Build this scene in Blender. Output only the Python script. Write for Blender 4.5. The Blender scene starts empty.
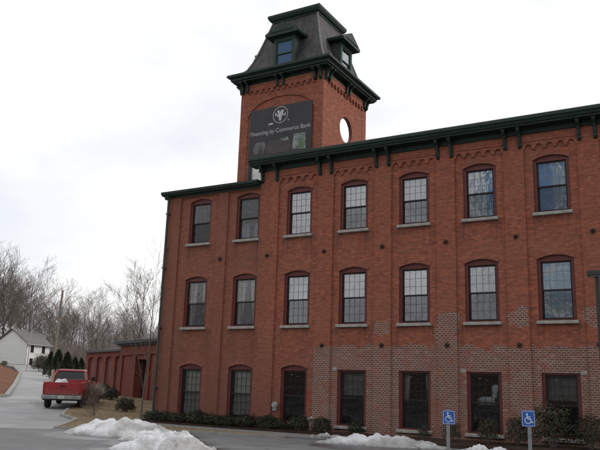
import bpy, bmesh, math, random
from mathutils import Vector, Matrix, noise
R = math.radians
scene = bpy.context.scene
COL = scene.collection
rnd = random.Random(7)

# ------------------------------------------------------------------ helpers
class MB:
    """collects faces, builds ONE mesh object"""
    def __init__(s): s.v = []; s.f = []; s.m = []
    def add(s, vs, fs, mi=0):
        b = len(s.v); s.v += [tuple(v) for v in vs]
        for f in fs: s.f.append([b + i for i in f]); s.m.append(mi)
    def quad(s, a, b, c, d, mi=0): s.add([a, b, c, d], [(0, 1, 2, 3)], mi)
    def box(s, x0, x1, y0, y1, z0, z1, mi=0):
        s.add([(x0,y0,z0),(x1,y0,z0),(x1,y1,z0),(x0,y1,z0),(x0,y0,z1),(x1,y0,z1),(x1,y1,z1),(x0,y1,z1)],
              [(0,3,2,1),(4,5,6,7),(0,1,5,4),(1,2,6,5),(2,3,7,6),(3,0,4,7)], mi)
    def prism(s, poly, axis, a, b, mi=0):
        """poly in the two other axes: axis x -> (y,z), y -> (x,z), z -> (x,y)"""
        def P(p, t):
            return (t, p[0], p[1]) if axis == 'x' else (p[0], t, p[1]) if axis == 'y' else (p[0], p[1], t)
        n = len(poly)
        vs = [P(p, a) for p in poly] + [P(p, b) for p in poly]
        fs = [tuple(range(n - 1, -1, -1)), tuple(range(n, 2 * n))] + [(i, (i + 1) % n, n + (i + 1) % n, n + i) for i in range(n)]
        s.add(vs, fs, mi)
    def tube(s, p, q, r0, r1, n=6, mi=0, cap=False):
        p = Vector(p); q = Vector(q); d = q - p
        if d.length < 1e-6: return
        d.normalize(); u = d.orthogonal().normalized(); w = d.cross(u)
        vs = []
        for c, r in ((p, r0), (q, r1)):
            for i in range(n):
                a = 2 * math.pi * i / n
                vs.append(c + (u * math.cos(a) + w * math.sin(a)) * r)
        fs = [(i, (i + 1) % n, n + (i + 1) % n, n + i) for i in range(n)]
        if cap: fs += [tuple(range(n - 1, -1, -1)), tuple(range(n, 2 * n))]
        s.add(vs, fs, mi)
    def lathe(s, prof, c=(0, 0, 0), n=16, axis='z', mi=0):
        vs = []; k = len(prof)
        for r, h in prof:
            for i in range(n):
                a = 2 * math.pi * i / n; x, y = r * math.cos(a), r * math.sin(a)
                v = (x, y, h) if axis == 'z' else (h, x, y) if axis == 'x' else (y, h, x)
                vs.append((c[0] + v[0], c[1] + v[1], c[2] + v[2]))
        fs = []
        for j in range(k - 1):
            for i in range(n):
                fs.append((j*n+i, j*n+(i+1) % n, (j+1)*n+(i+1) % n, (j+1)*n+i))
        fs.append(tuple(range(n - 1, -1, -1))); fs.append(tuple(range((k-1)*n, k*n)))
        s.add(vs, fs, mi)
    def build(s, name, mats, parent=None, smooth=False, fix=True):
        me = bpy.data.meshes.new(name)
        me.from_pydata(s.v, [], s.f)
        if not isinstance(mats, (list, tuple)): mats = [mats]
        for m in mats: me.materials.append(m)
        for p, mi in zip(me.polygons, s.m): p.material_index = mi; p.use_smooth = smooth
        if fix:
            bm = bmesh.new(); bm.from_mesh(me)
            bmesh.ops.recalc_face_normals(bm, faces=bm.faces); bm.to_mesh(me); bm.free()
        o = bpy.data.objects.new(name, me); COL.objects.link(o)
        if parent: o.parent = parent
        return o

def tag(o, label, cat, group=None):
    o['label'] = label; o['category'] = cat
    if group: o['group'] = group
    return o
def kind(o, k): o['kind'] = k; return o
def thing(name, label, cat, loc=(0, 0, 0), rz=0, group=None):
    o = bpy.data.objects.new(name, None); COL.objects.link(o)
    o.location = loc; o.rotation_euler = (0, 0, rz); o.empty_display_size = .2
    return tag(o, label, cat, group)
def dup(o, parent=None):
    c = o.copy(); COL.objects.link(c)
    if parent: c.parent = parent
    for ch in list(o.children): dup(ch, c)
    return c
def bevel(o, w, seg=2):
    m = o.modifiers.new('bevel', 'BEVEL'); m.width = w; m.segments = seg; m.limit_method = 'ANGLE'; m.angle_limit = R(40)
    return o

# ------------------------------------------------------------------ materials
def nodes(name):
    m = bpy.data.materials.new(name); m.use_nodes = True
    return m, m.node_tree, m.node_tree.nodes['Principled BSDF']
def N(nt, t, **k):
    n = nt.nodes.new(t)
    for a, b in k.items():
        if a.startswith('_'): n.inputs[a[1:].replace('_', ' ')].default_value = b
        else: setattr(n, a, b)
    return n
def L(nt, a, b): nt.links.new(a, b)
def mathn(nt, op, a, b=None, c=None):
    n = nt.nodes.new('ShaderNodeMath'); n.operation = op
    for i, x in enumerate((a, b, c)):
        if x is None: continue
        if isinstance(x, (int, float)): n.inputs[i].default_value = x
        else: L(nt, x, n.inputs[i])
    return n.outputs[0]
def mixc(nt, fac, a, b, blend='MIX'):
    n = nt.nodes.new('ShaderNodeMix'); n.data_type = 'RGBA'; n.blend_type = blend
    for i, x in ((0, fac), (6, a), (7, b)):
        if isinstance(x, (int, float)): n.inputs[i].default_value = x
        elif isinstance(x, tuple): n.inputs[i].default_value = x if len(x) == 4 else x + (1,)
        else: L(nt, x, n.inputs[i])
    return n.outputs[2]
def coords(nt, kind_='Object'): return N(nt, 'ShaderNodeTexCoord').outputs[kind_]
def noise_out(nt, vec, scale, detail=4, rough=.55):
    n = N(nt, 'ShaderNodeTexNoise'); n.inputs['Scale'].default_value = scale; n.inputs['Detail'].default_value = detail
    n.inputs['Roughness'].default_value = rough; L(nt, vec, n.inputs['Vector']); return n.outputs[0]
def ramp(nt, fac, a, b):
    n = N(nt, 'ShaderNodeMapRange'); n.inputs[1].default_value = a; n.inputs[2].default_value = b
    L(nt, fac, n.inputs[0]); return n.outputs[0]
def bump(nt, bs, h, strength=.3, dist=.02):
    n = N(nt, 'ShaderNodeBump'); n.inputs['Strength'].default_value = strength; n.inputs['Distance'].default_value = dist
    L(nt, h, n.inputs['Height']); L(nt, n.outputs[0], bs.inputs['Normal'])

def plain(name, c1, c2=None, scale=3., rough=.7, bmp=0., spec=.5, metal=0., fine=None):
    m, nt, bs = nodes(name)
    v = coords(nt)
    c2 = c2 or tuple(x * .75 for x in c1)
    f = ramp(nt, noise_out(nt, v, scale, 6), .35, .65)
    c = mixc(nt, f, c1, c2)
    if fine:
        f2 = ramp(nt, noise_out(nt, v, fine, 3), .3, .7)
        c = mixc(nt, f2, c, mixc(nt, .45, c, (c2[0]*.5, c2[1]*.5, c2[2]*.5)))
    L(nt, c, bs.inputs['Base Color'])
    bs.inputs['Roughness'].default_value = rough; bs.inputs['Metallic'].default_value = metal
    bs.inputs['Specular IOR Level'].default_value = spec
    if bmp: bump(nt, bs, noise_out(nt, v, fine or scale * 4, 5), bmp, .02)
    return m

def boxmask(nt, x, z, x0, x1, z0, z1):
    a = mathn(nt, 'MULTIPLY', mathn(nt, 'GREATER_THAN', x, x0), mathn(nt, 'LESS_THAN', x, x1))
    b = mathn(nt, 'MULTIPLY', mathn(nt, 'GREATER_THAN', z, z0), mathn(nt, 'LESS_THAN', z, z1))
    return mathn(nt, 'MULTIPLY', a, b)

def brick(name, ca, cb, mortar, patches=(), tint=None, dirt=.5, courses=True):
    m, nt, bs = nodes(name)
    v = coords(nt)
    sep = N(nt, 'ShaderNodeSeparateXYZ'); L(nt, v, sep.inputs[0])
    X, Y, Z = sep.outputs
    cmb = N(nt, 'ShaderNodeCombineXYZ'); L(nt, mathn(nt, 'ADD', X, Y), cmb.inputs[0]); L(nt, Z, cmb.inputs[1])
    def bt(c1, c2, mo, msize, bias=0., bw=.215, rh=.072):
        b = N(nt, 'ShaderNodeTexBrick')
        b.inputs['Color1'].default_value = c1 + (1,); b.inputs['Color2'].default_value = c2 + (1,); b.inputs['Mortar'].default_value = mo + (1,)
        b.inputs['Scale'].default_value = 1; b.inputs['Mortar Size'].default_value = msize; b.inputs['Mortar Smooth'].default_value = .2
        b.inputs['Bias'].default_value = bias; b.inputs['Brick Width'].default_value = bw; b.inputs['Row Height'].default_value = rh
        L(nt, cmb.outputs[0], b.inputs['Vector']); return b
    b1 = bt(ca, cb, mortar, .008)
    # broad weathering of the old brick
    n1 = ramp(nt, noise_out(nt, v, .28, 5, .6), .36, .66)
    n2 = ramp(nt, noise_out(nt, v, 1.7, 6, .65), .3, .72)
    c = mixc(nt, mathn(nt, 'MULTIPLY', n1, dirt), b1.outputs['Color'], (ca[0]*.55, ca[1]*.8, ca[2]*.85))
    c = mixc(nt, mathn(nt, 'MULTIPLY', n2, dirt * .55), c, (ca[0]*.6, ca[1]*.62, ca[2]*.65))
    # rain streaks that run down the face
    st = N(nt, 'ShaderNodeMapping'); st.inputs['Scale'].default_value = (2.2, 2.2, .18); L(nt, v, st.inputs[0])
    n3 = ramp(nt, noise_out(nt, st.outputs[0], 1.3, 5, .6), .52, .75)
    c = mixc(nt, mathn(nt, 'MULTIPLY', n3, .35), c, (ca[0]*.42, ca[1]*.55, ca[2]*.6))
    # mottling from brick to brick: burnt headers and pale spalled faces
    sp_ = N(nt, 'ShaderNodeMapping'); sp_.inputs['Scale'].default_value = (5., 5., 13.); L(nt, v, sp_.inputs[0])
    wn = noise_out(nt, sp_.outputs[0], 1.0, 2, .6)
    c = mixc(nt, mathn(nt, 'MULTIPLY', ramp(nt, wn, .55, .68), .55), c, (ca[0]*.36, ca[1]*.42, ca[2]*.5))
    c = mixc(nt, mathn(nt, 'MULTIPLY', ramp(nt, wn, .43, .33), .38), c, (min(1, ca[0]*1.25), ca[1]*1.75, ca[2]*2.1))
    big_ = ramp(nt, noise_out(nt, v, .55, 4, .6), .50, .70)
    c = mixc(nt, mathn(nt, 'MULTIPLY', big_, .30), c, (.27, .135, .092))
    if tint: c = tint(nt, X, Z, v, c)
    hgt = b1.outputs['Fac']
    if patches:
        j = mathn(nt, 'MULTIPLY', mathn(nt, 'SUBTRACT', noise_out(nt, v, 1.9, 5, .7), .5), .95)
        # boundaries step along the courses
        zq = mathn(nt, 'MULTIPLY', mathn(nt, 'FLOOR', mathn(nt, 'DIVIDE', mathn(nt, 'ADD', Z, j), .072)), .072)
        xq = mathn(nt, 'ADD', X, j)
        msk = None
        for p in patches:
            k = boxmask(nt, xq, zq, *p)
            msk = k if msk is None else mathn(nt, 'MAXIMUM', msk, k)
        b2 = bt((.175, .074, .056), (.075, .040, .035), (.39, .325, .275), .0135, .0, .155, .076)
        c2 = mixc(nt, mathn(nt, 'MULTIPLY', n2, .5), b2.outputs['Color'], mixc(nt, .5, b2.outputs['Color'], (.19, .06, .045)))
        c2 = mixc(nt, mathn(nt, 'MULTIPLY', n1, .35), c2, (.15, .095, .08))
        # odd pale bricks, and places where the old red shows through
        c2 = mixc(nt, mathn(nt, 'MULTIPLY', ramp(nt, wn, .40, .32), .55), c2, (.36, .29, .235))
        c2 = mixc(nt, mathn(nt, 'MULTIPLY', ramp(nt, noise_out(nt, v, 3.0, 5, .68), .50, .66), .55), c2, c)
        c = mixc(nt, mathn(nt, 'MULTIPLY', msk, mathn(nt, 'MULTIPLY', ramp(nt, noise_out(nt, v, .9, 4, .6), .24, .46), .9)), c, c2)
    L(nt, c, bs.inputs['Base Color'])
    bs.inputs['Roughness'].default_value = .88; bs.inputs['Specular IOR Level'].default_value = .25
    inv = mathn(nt, 'SUBTRACT', 1., hgt)
    bump(nt, bs, mathn(nt, 'ADD', inv, mathn(nt, 'MULTIPLY', noise_out(nt, v, 30, 3), .6)), .35, .008)
    return m

def mill_tint(nt, X, Z, v, c):
    # older browner brick in the two bays by the corner, a red painted patch, pale washed areas
    w = mathn(nt, 'MULTIPLY', ramp(nt, X, -1.2, -2.2), .75)
    c = mixc(nt, w, c, mixc(nt, .55, c, (.16, .076, .055)))
    lo = mathn(nt, 'MULTIPLY', ramp(nt, Z, 4.2, 1.2), mathn(nt, 'MULTIPLY', ramp(nt, X, 1.2, .2), .75))
    c = mixc(nt, lo, c, mixc(nt, .55, c, (.135, .072, .057)))
    # rain stains that run down from the ends of the sills
    fx = mathn(nt, 'MULTIPLY', mathn(nt, 'SUBTRACT', mathn(nt, 'FRACT', mathn(nt, 'DIVIDE', mathn(nt, 'ADD', X, 1.3055), 2.611)), .5), 2.611)
    ax_ = mathn(nt, 'ABSOLUTE', fx)
    side = mathn(nt, 'MULTIPLY', ramp(nt, ax_, .25, .62), ramp(nt, ax_, .86, .74))
    st = N(nt, 'ShaderNodeMapping'); st.inputs['Scale'].default_value = (7, 7, .35); L(nt, v, st.inputs[0])
    sn = ramp(nt, noise_out(nt, st.outputs[0], 1.2, 4, .6), .42, .62)
    for zs in (4.14, 7.99):
        run = mathn(nt, 'MULTIPLY', ramp(nt, Z, zs - 1.25, zs - .1), mathn(nt, 'LESS_THAN', Z, zs))
        f = mathn(nt, 'MULTIPLY', mathn(nt, 'MULTIPLY', run, side), mathn(nt, 'MULTIPLY', sn, .65))
        c = mixc(nt, f, c, (.075, .042, .035))
    j = mathn(nt, 'MULTIPLY', mathn(nt, 'SUBTRACT', noise_out(nt, v, 3, 3), .5), .5)
    red = boxmask(nt, mathn(nt, 'ADD', X, j), mathn(nt, 'ADD', Z, j), .62, 1.5, 1.15, 1.6)
    c = mixc(nt, mathn(nt, 'MULTIPLY', red, .75), c, (.30, .055, .035))
    return c

PATCH = [(.85, 30, -1, 3.33), (3.62, 4.28, 3.85, 4.35), (6.1, 6.92, 3.2, 4.55), (8.78, 9.48, 4.02, 4.68), (11.35, 12.1, 4.05, 4.72), (14.0, 14.7, 3.2, 4.5)]
M = {}
M['brick'] = brick('old_red_brick', (.395, .107, .060), (.205, .062, .045), (.215, .125, .09), PATCH, mill_tint)
M['tower_brick'] = brick('tower_red_brick', (.385, .106, .060), (.20, .062, .044), (.21, .12, .09), (), None, .55)
M['wing_brick'] = brick('wing_red_brick', (.25, .060, .042), (.15, .038, .031), (.17, .085, .065), (), None, .8)
M['green'] = plain('dark_green_paint', (.014, .034, .025), (.009, .022, .017), 4, .55, .1, .35)
M['dormer_green'] = plain('dormer_green_paint', (.022, .058, .042), (.015, .040, .030), 4, .55, .1, .35)
M['redwood'] = plain('dark_red_paint', (.125, .022, .019), (.085, .016, .015), 5, .5, .1, .4)
M['sash'] = plain('black_brown_sash', (.022, .016, .017), (.012, .010, .011), 5, .5, .05, .3)
M['muntin'] = plain('grey_muntin', (.20, .20, .19), (.14, .14, .135), 5, .5)
M['stone'] = plain('grey_sill_stone', (.42, .40, .37), (.27, .255, .235), 5, .85, .3, .3, fine=30)
def slate_mat():
    m, nt, bs = nodes('dark_roof_slate'); v = coords(nt)
    sep = N(nt, 'ShaderNodeSeparateXYZ'); L(nt, v, sep.inputs[0]); cmb = N(nt, 'ShaderNodeCombineXYZ')
    L(nt, mathn(nt, 'ADD', sep.outputs[0], sep.outputs[1]), cmb.inputs[0]); L(nt, sep.outputs[2], cmb.inputs[1])
    b = N(nt, 'ShaderNodeTexBrick'); b.inputs['Color1'].default_value = (.058, .053, .053, 1); b.inputs['Color2'].default_value = (.036, .034, .036, 1); b.inputs['Mortar'].default_value = (.022, .021, .022, 1)
    b.inputs['Scale'].default_value = 1; b.inputs['Mortar Size'].default_value = .016; b.inputs['Brick Width'].default_value = .26; b.inputs['Row Height'].default_value = .17; L(nt, cmb.outputs[0], b.inputs['Vector'])
    st = N(nt, 'ShaderNodeMapping'); st.inputs['Scale'].default_value = (3, 3, .4); L(nt, v, st.inputs[0])
    f = ramp(nt, noise_out(nt, st.outputs[0], 1.4, 5, .6), .45, .72)
    c = mixc(nt, mathn(nt, 'MULTIPLY', f, .5), b.outputs['Color'], (.12, .112, .108))
    L(nt, c, bs.inputs['Base Color']); bs.inputs['Roughness'].default_value = .6; bs.inputs['Specular IOR Level'].default_value = .35
    bump(nt, bs, mathn(nt, 'SUBTRACT', 1., b.outputs['Fac']), .4, .015)
    return m
M['slate'] = slate_mat()
M['hip'] = plain('weathered_hip_metal', (.16, .155, .16), (.09, .09, .095), 3, .45, .1, .5)
M['iron'] = plain('rusty_black_iron', (.018, .012, .011), (.03, .016, .012), 8, .7, .2)
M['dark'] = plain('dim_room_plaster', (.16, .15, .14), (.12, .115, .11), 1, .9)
M['cloth'] = plain('white_curtain_cloth', (.72, .70, .66), (.6, .58, .55), 6, .9)
M['bluecloth'] = plain('pale_blue_curtain_cloth', (.42, .47, .58), (.3, .35, .46), 6, .9)
M['blind'] = plain('off_white_blind', (.74, .74, .69), (.66, .66, .62), 3, .85)
M['greyblind'] = plain('grey_blind', (.36, .38, .37), (.22, .25, .24), 3, .85)
M['cloud_reflection'] = plain('cloud_reflection_blind', (.78, .74, .58), (.50, .52, .46), 2.2, .85)  # cream blotches painted in place of clouds reflected by the glass
M['downpipe'] = plain('green_grey_downpipe', (.035, .05, .043), (.022, .032, .028), 4, .5)

def glass_mat(name, refl, tint, wob=.06):
    m = bpy.data.materials.new(name); m.use_nodes = True; nt = m.node_tree
    for n in list(nt.nodes): nt.nodes.remove(n)
    out = N(nt, 'ShaderNodeOutputMaterial'); mx = N(nt, 'ShaderNodeMixShader')
    tr = N(nt, 'ShaderNodeBsdfTransparent'); tr.inputs[0].default_value = tint + (1,)
    gl = N(nt, 'ShaderNodeBsdfGlossy'); gl.inputs['Roughness'].default_value = .02; gl.inputs[0].default_value = (.95, .97, 1, 1)
    fr = N(nt, 'ShaderNodeFresnel'); fr.inputs[0].default_value = 1.5
    f = mathn(nt, 'ADD', mathn(nt, 'MULTIPLY', fr.outputs[0], 1.0), refl)
    v = coords(nt)
    b = N(nt, 'ShaderNodeBump'); b.inputs['Strength'].default_value = wob; b.inputs['Distance'].default_value = .3
    L(nt, noise_out(nt, v, 2.2, 3), b.inputs['Height']); L(nt, b.outputs[0], gl.inputs['Normal'])
    L(nt, f, mx.inputs[0]); L(nt, tr.outputs[0], mx.inputs[1]); L(nt, gl.outputs[0], mx.inputs[2]); L(nt, mx.outputs[0], out.inputs[0])
    return m
M['glass'] = glass_mat('window_glass', .07, (.84, .86, .84), .05)
M['glass_sky'] = glass_mat('coated_window_glass', .24, (.80, .82, .82), .035)
M['glass_low'] = glass_mat('ground_floor_glass', .04, (.78, .8, .8))
M['glass_blue'] = glass_mat('dormer_glass', .30, (.3, .42, .6), .02)
def screen_mat():
    m = bpy.data.materials.new('insect_screen'); m.use_nodes = True; nt = m.node_tree
    for n in list(nt.nodes): nt.nodes.remove(n)
    out = N(nt, 'ShaderNodeOutputMaterial'); mx = N(nt, 'ShaderNodeMixShader'); mx.inputs[0].default_value = .28
    tr = N(nt, 'ShaderNodeBsdfTransparent'); d = N(nt, 'ShaderNodeBsdfDiffuse'); d.inputs[0].default_value = (.022, .024, .025, 1)
    L(nt, tr.outputs[0], mx.inputs[1]); L(nt, d.outputs[0], mx.inputs[2]); L(nt, mx.outputs[0], out.inputs[0])
    return m
M['screen'] = screen_mat()

# ------------------------------------------------------------------ terrain
def sp(x, w): 
    t = x / w
    return w * (t if t > 30 else math.log1p(math.exp(t)))
def H(x, y):
    s = (x + 9) * -.79 + (y + 2) * .61
    h = .042 * sp(s + 2, 1.5) - .022 * sp(s - 125, 8)
    q = -(y + 62)
    h += .33 * sp(q, 4) - .33 * sp(q - 34, 6)  # unseen rise behind the camera, added to darken ground-floor window reflections
    return h
def sheet(name, poly, off, mat, cell=1.0, skirt=0., bumpy=0., seed=0):
    bm = bmesh.new()
    f = bm.faces.new([bm.verts.new((x, y, 0)) for x, y in poly])
    xs = [p[0] for p in poly]; ys = [p[1] for p in poly]
    for ax, lo, hi in ((0, min(xs), max(xs)), (1, min(ys), max(ys))):
        k = math.floor(lo / cell) * cell
        while k < hi:
            co = (k, 0, 0) if ax == 0 else (0, k, 0); no = (1, 0, 0) if ax == 0 else (0, 1, 0)
            bmesh.ops.bisect_plane(bm, geom=bm.verts[:] + bm.edges[:] + bm.faces[:], plane_co=co, plane_no=no, dist=1e-5)
            k += cell
    bm.normal_update()
    if bm.faces and sum(f.normal.z for f in bm.faces) < 0:
        bmesh.ops.reverse_faces(bm, faces=bm.faces)
    for v in bm.verts:
        b = 0
        if bumpy and not v.is_boundary: b = bumpy * noise.noise(Vector((v.co.x * .8 + seed, v.co.y * .8, 0)))
        v.co.z = H(v.co.x, v.co.y) + off + b
    if skirt:
        be = [e for e in bm.edges if e.is_boundary]
        r = bmesh.ops.extrude_edge_only(bm, edges=be)
        for v in r['geom']:
            if isinstance(v, bmesh.types.BMVert): v.co.z -= skirt
    me = bpy.data.meshes.new(name); bm.to_mesh(me); bm.free(); me.materials.append(mat)
    o = bpy.data.objects.new(name, me); COL.objects.link(o)
    return o

M['soil'] = plain('leaf_litter', (.115, .085, .060), (.065, .050, .038), .5, .95, .5, .1, fine=6)
M['lawn'] = plain('dry_winter_grass', (.29, .22, .135), (.205, .16, .10), 1.3, .95, .6, .1, fine=25)
M['mulch'] = plain('dark_mulch', (.062, .042, .032), (.040, .028, .022), 2, .95, .6, .1, fine=28)
M['redmulch'] = plain('red_brown_mulch', (.20, .095, .060), (.13, .068, .046), 1, .95, .5, .1, fine=14)
def asphalt(name, c, c2, rough):
    m, nt, bs = nodes(name); v = coords(nt)
    a = ramp(nt, noise_out(nt, v, .35, 6, .6), .35, .65)
    col = mixc(nt, a, c, c2)
    g = ramp(nt, noise_out(nt, v, 55, 2), .3, .7)
    col = mixc(nt, mathn(nt, 'MULTIPLY', g, .35), col, tuple(x * .55 for x in c))
    big = ramp(nt, noise_out(nt, v, .16, 5, .65), .48, .60)
    col = mixc(nt, mathn(nt, 'MULTIPLY', big, .35), col, tuple(x * 1.45 for x in c))
    tr_ = N(nt, 'ShaderNodeMapping'); tr_.inputs['Rotation'].default_value = (0, 0, R(-50)); tr_.inputs['Scale'].default_value = (.12, 1.6, 1); L(nt, v, tr_.inputs[0])
    col = mixc(nt, mathn(nt, 'MULTIPLY', ramp(nt, noise_out(nt, tr_.outputs[0], 1.0, 5, .6), .50, .70), .38), col, tuple(x * .62 for x in c))
    sand = ramp(nt, noise_out(nt, v, 2.2, 7, .7), .56, .70)
    col = mixc(nt, mathn(nt, 'MULTIPLY', sand, .30), col, (.34, .31, .27))
    wet = None
    nw = mathn(nt, 'MULTIPLY', mathn(nt, 'SUBTRACT', noise_out(nt, v, 1.1, 4, .6), .5), 1.8)
    for (wx, wy, wr) in ((-2.0, -7.6, 2.6), (3.1, -11.4, 2.1), (.6, -9.0, 1.7), (5.8, -4.4, 2.2), (9, -4.6, 1.6), (7.5, -4.6, 1.4)):
        dn = N(nt, 'ShaderNodeVectorMath'); dn.operation = 'DISTANCE'; L(nt, v, dn.inputs[0]); dn.inputs[1].default_value = (wx, wy, 0)
        k = ramp(nt, mathn(nt, 'ADD', dn.outputs['Value'], nw), wr + .25, wr - .25)
        wet = k if wet is None else mathn(nt, 'MAXIMUM', wet, k)
    col = mixc(nt, mathn(nt, 'MULTIPLY', wet, .62), col, (.028, .029, .031))
    vo = N(nt, 'ShaderNodeTexVoronoi'); vo.feature = 'DISTANCE_TO_EDGE'; vo.inputs['Scale'].default_value = .22
    wv = N(nt, 'ShaderNodeMix'); wv.data_type = 'VECTOR'; wv.inputs[0].default_value = .25
    nz = N(nt, 'ShaderNodeTexNoise'); nz.inputs['Scale'].default_value = .9; nz.inputs['Detail'].default_value = 4; L(nt, v, nz.inputs['Vector'])
    L(nt, v, wv.inputs[4]); L(nt, nz.outputs['Color'], wv.inputs[5]); L(nt, wv.outputs[1], vo.inputs['Vector'])
    cr = ramp(nt, vo.outputs['Distance'], .012, .004)
    col = mixc(nt, mathn(nt, 'MULTIPLY', cr, .28), col, (.03, .03, .03))
    L(nt, col, bs.inputs['Base Color']); L(nt, mathn(nt, 'SUBTRACT', rough, mathn(nt, 'MULTIPLY', wet, .5)), bs.inputs['Roughness']); bs.inputs['Specular IOR Level'].default_value = .3
    bump(nt, bs, noise_out(nt, v, 60, 3), .3, .01)
    return m
M['road'] = asphalt('old_grey_asphalt', (.33, .33, .335), (.255, .255, .26), .85)
M['lot'] = asphalt('darker_lot_asphalt', (.16, .162, .168), (.115, .117, .123), .8)
M['path'] = plain('path_asphalt', (.26, .25, .245), (.19, .185, .185), .8, .85, .3, .3, fine=40)
M['kerb'] = plain('granite_kerb', (.36, .35, .33), (.24, .235, .225), 2, .85, .3, .3, fine=30)

def axis_steps():
    a = [-420, -340, -280, -240]
    x = -210
    while x < -60: a.append(x); x += 6
    while x < 24: a.append(x); x += 2
    while x < 80: a.append(x); x += 7
    return a + [100, 140, 200, 300, 420]
mb = MB()
gx = axis_steps()
gy = [-420, -300, -200, -150, -120] + [-105 + 5 * i for i in range(16)] + [-26 + 2 * i for i in range(30)] + [34 + 6 * i for i in range(30)] + [230, 280, 340, 420]
for y in gy:
    for x in gx: mb.v.append((x, y, H(x, y) - .06))
nx = len(gx)
for j in range(len(gy) - 1):
    for i in range(nx - 1):
        mb.f.append([j*nx+i, j*nx+i+1, (j+1)*nx+i+1, (j+1)*nx+i]); mb.m.append(0)
kind(mb.build('ground', M['soil'], None, True, False), 'structure')

# access road climbing past the white house
road_l = [(-60, -45), (-40, -20), (-28, -7), (-20.3, 1.5), (-34.1, 13.8), (-56.7, 32.6), (-83, 52.5), (-97, 61)]
road_poly = [(-60, -45), (-29.5, -30), (-5.72, -7.3), (-9.0, -3.2), (-11.0, -2.2), (-13.3, 0.2), (-18.6, 6.6), (-31.8, 17.3), (-53, 34.5), (-78.4, 55.2), (-90, 66), (-97, 61),
             (-83, 52.5), (-56.7, 32.6), (-34.1, 13.8), (-22.5, 4.0), (-21.2, 0.2), (-27, -8), (-45, -22)]
kind(sheet('road', road_poly, -.012, M['road'], 2.0), 'structure')
lot_poly = [(45, -50), (45, -3.05), (4.1, -3.05), (1.0, -4.2), (-1.5, -4.6), (-4.2, -5.9), (-5.7, -7.3), (-29.5, -30), (-30, -50)]
kind(sheet('parking_lot', lot_poly, -.004, M['lot'], 2.0), 'structure')
isl = [(-5.6, -7.1), (-4.2, -5.8), (-1.5, -4.5), (1.0, -4.1), (1.6, -3.35), (-7.3, -2.75), (-7.3, 8.5), (-22, 13.2), (-28.8, 16.2), (-31.0, 17.2), (-18.4, 6.6), (-13.2, 0.35), (-10.9, -2.05), (-8.9, -3.05)]
kind(sheet('lawn', isl, .06, M['lawn'], .5, .18, .05, 3), 'structure')
kind(sheet('path', [(-7.28, -1.25), (4.1, -1.25), (4.1, -3.04), (1.65, -3.3), (-7.28, -2.72)], .02, M['path'], 1.0, .1), 'structure')
kind(sheet('planting_bed', [(-7.29, -1.24), (-7.29, .3), (45, .3), (45, -3.04), (4.12, -3.04), (4.12, -1.24)], .105, M['mulch'], .5, .2, .04, 9), 'structure')
# granite kerb along the island, and along the mulch bank across the road
def kerb(pts, w, off, hgt, name):
    mb = MB()
    pts = [Vector((x, y)) for x, y in pts]
    dense = []
    for a, b in zip(pts, pts[1:]):
        n = max(1, int((b - a).length / .9))
        dense += [a.lerp(b, i / n) for i in range(n)]
    dense.append(pts[-1])
    rows = []
    for i, p in enumerate(dense):
        d = (dense[min(i+1, len(dense)-1)] - dense[max(i-1, 0)]).normalized(); nrm = Vector((-d.y, d.x))
        a = p - nrm * w / 2; b = p + nrm * w / 2; z = H(p.x, p.y) + off
        rows.append([(a.x, a.y, z - hgt), (a.x, a.y, z), (b.x, b.y, z), (b.x, b.y, z - hgt)])
    for r, q in zip(rows, rows[1:]):
        for k in range(3): mb.quad(r[k], r[k+1], q[k+1], q[k])
    mb.quad(*rows[0]); mb.quad(*rows[-1])
    return bevel(mb.build(name, M['kerb']), .015)
kind(kerb([(1.62, -3.33), (1.02, -4.14), (-1.5, -4.55), (-4.2, -5.85), (-5.65, -7.2), (-8.95, -3.12), (-10.95, -2.12), (-13.25, .28), (-18.5, 6.6), (-31.4, 17.25)], .15, .085, .3, 'kerb'), 'structure')
# red mulch bank across the road
bank = [(-21.3, .2), (-22.6, 4.0), (-34.2, 13.9), (-56.8, 32.8), (-70, 40), (-62, 30), (-45, 12), (-36, 1), (-28, -7)]
o = sheet('mulch_bank', bank, .02, M['redmulch'], 1.5)
for v in o.data.vertices:
    # distance behind the kerb line lifts the bank
    d = 1e9
    for (ax, ay), (bx, by) in zip([(-27.5, -8), (-21.3, .2), (-22.6, 4.0), (-34.2, 13.9), (-56.8, 32.8)], [(-21.3, .2), (-22.6, 4.0), (-34.2, 13.9), (-56.8, 32.8), (-70, 42)]):
        A = Vector((ax, ay)); B = Vector((bx, by)); P = Vector((v.co.x, v.co.y)); t = max(0, min(1, (P - A).dot(B - A) / (B - A).length_squared))
        d = min(d, (P - A.lerp(B, t)).length)
    v.co.z += min(.9, d * .26) + .15 * noise.noise(v.co * .5)
kind(o, 'structure')
kind(kerb([(-27.4, -8), (-21.25, .2), (-22.55, 4.0), (-34.15, 13.85), (-56.75, 32.7), (-83, 52.6)], .3, .16, .4, 'kerb'), 'structure')

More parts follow.
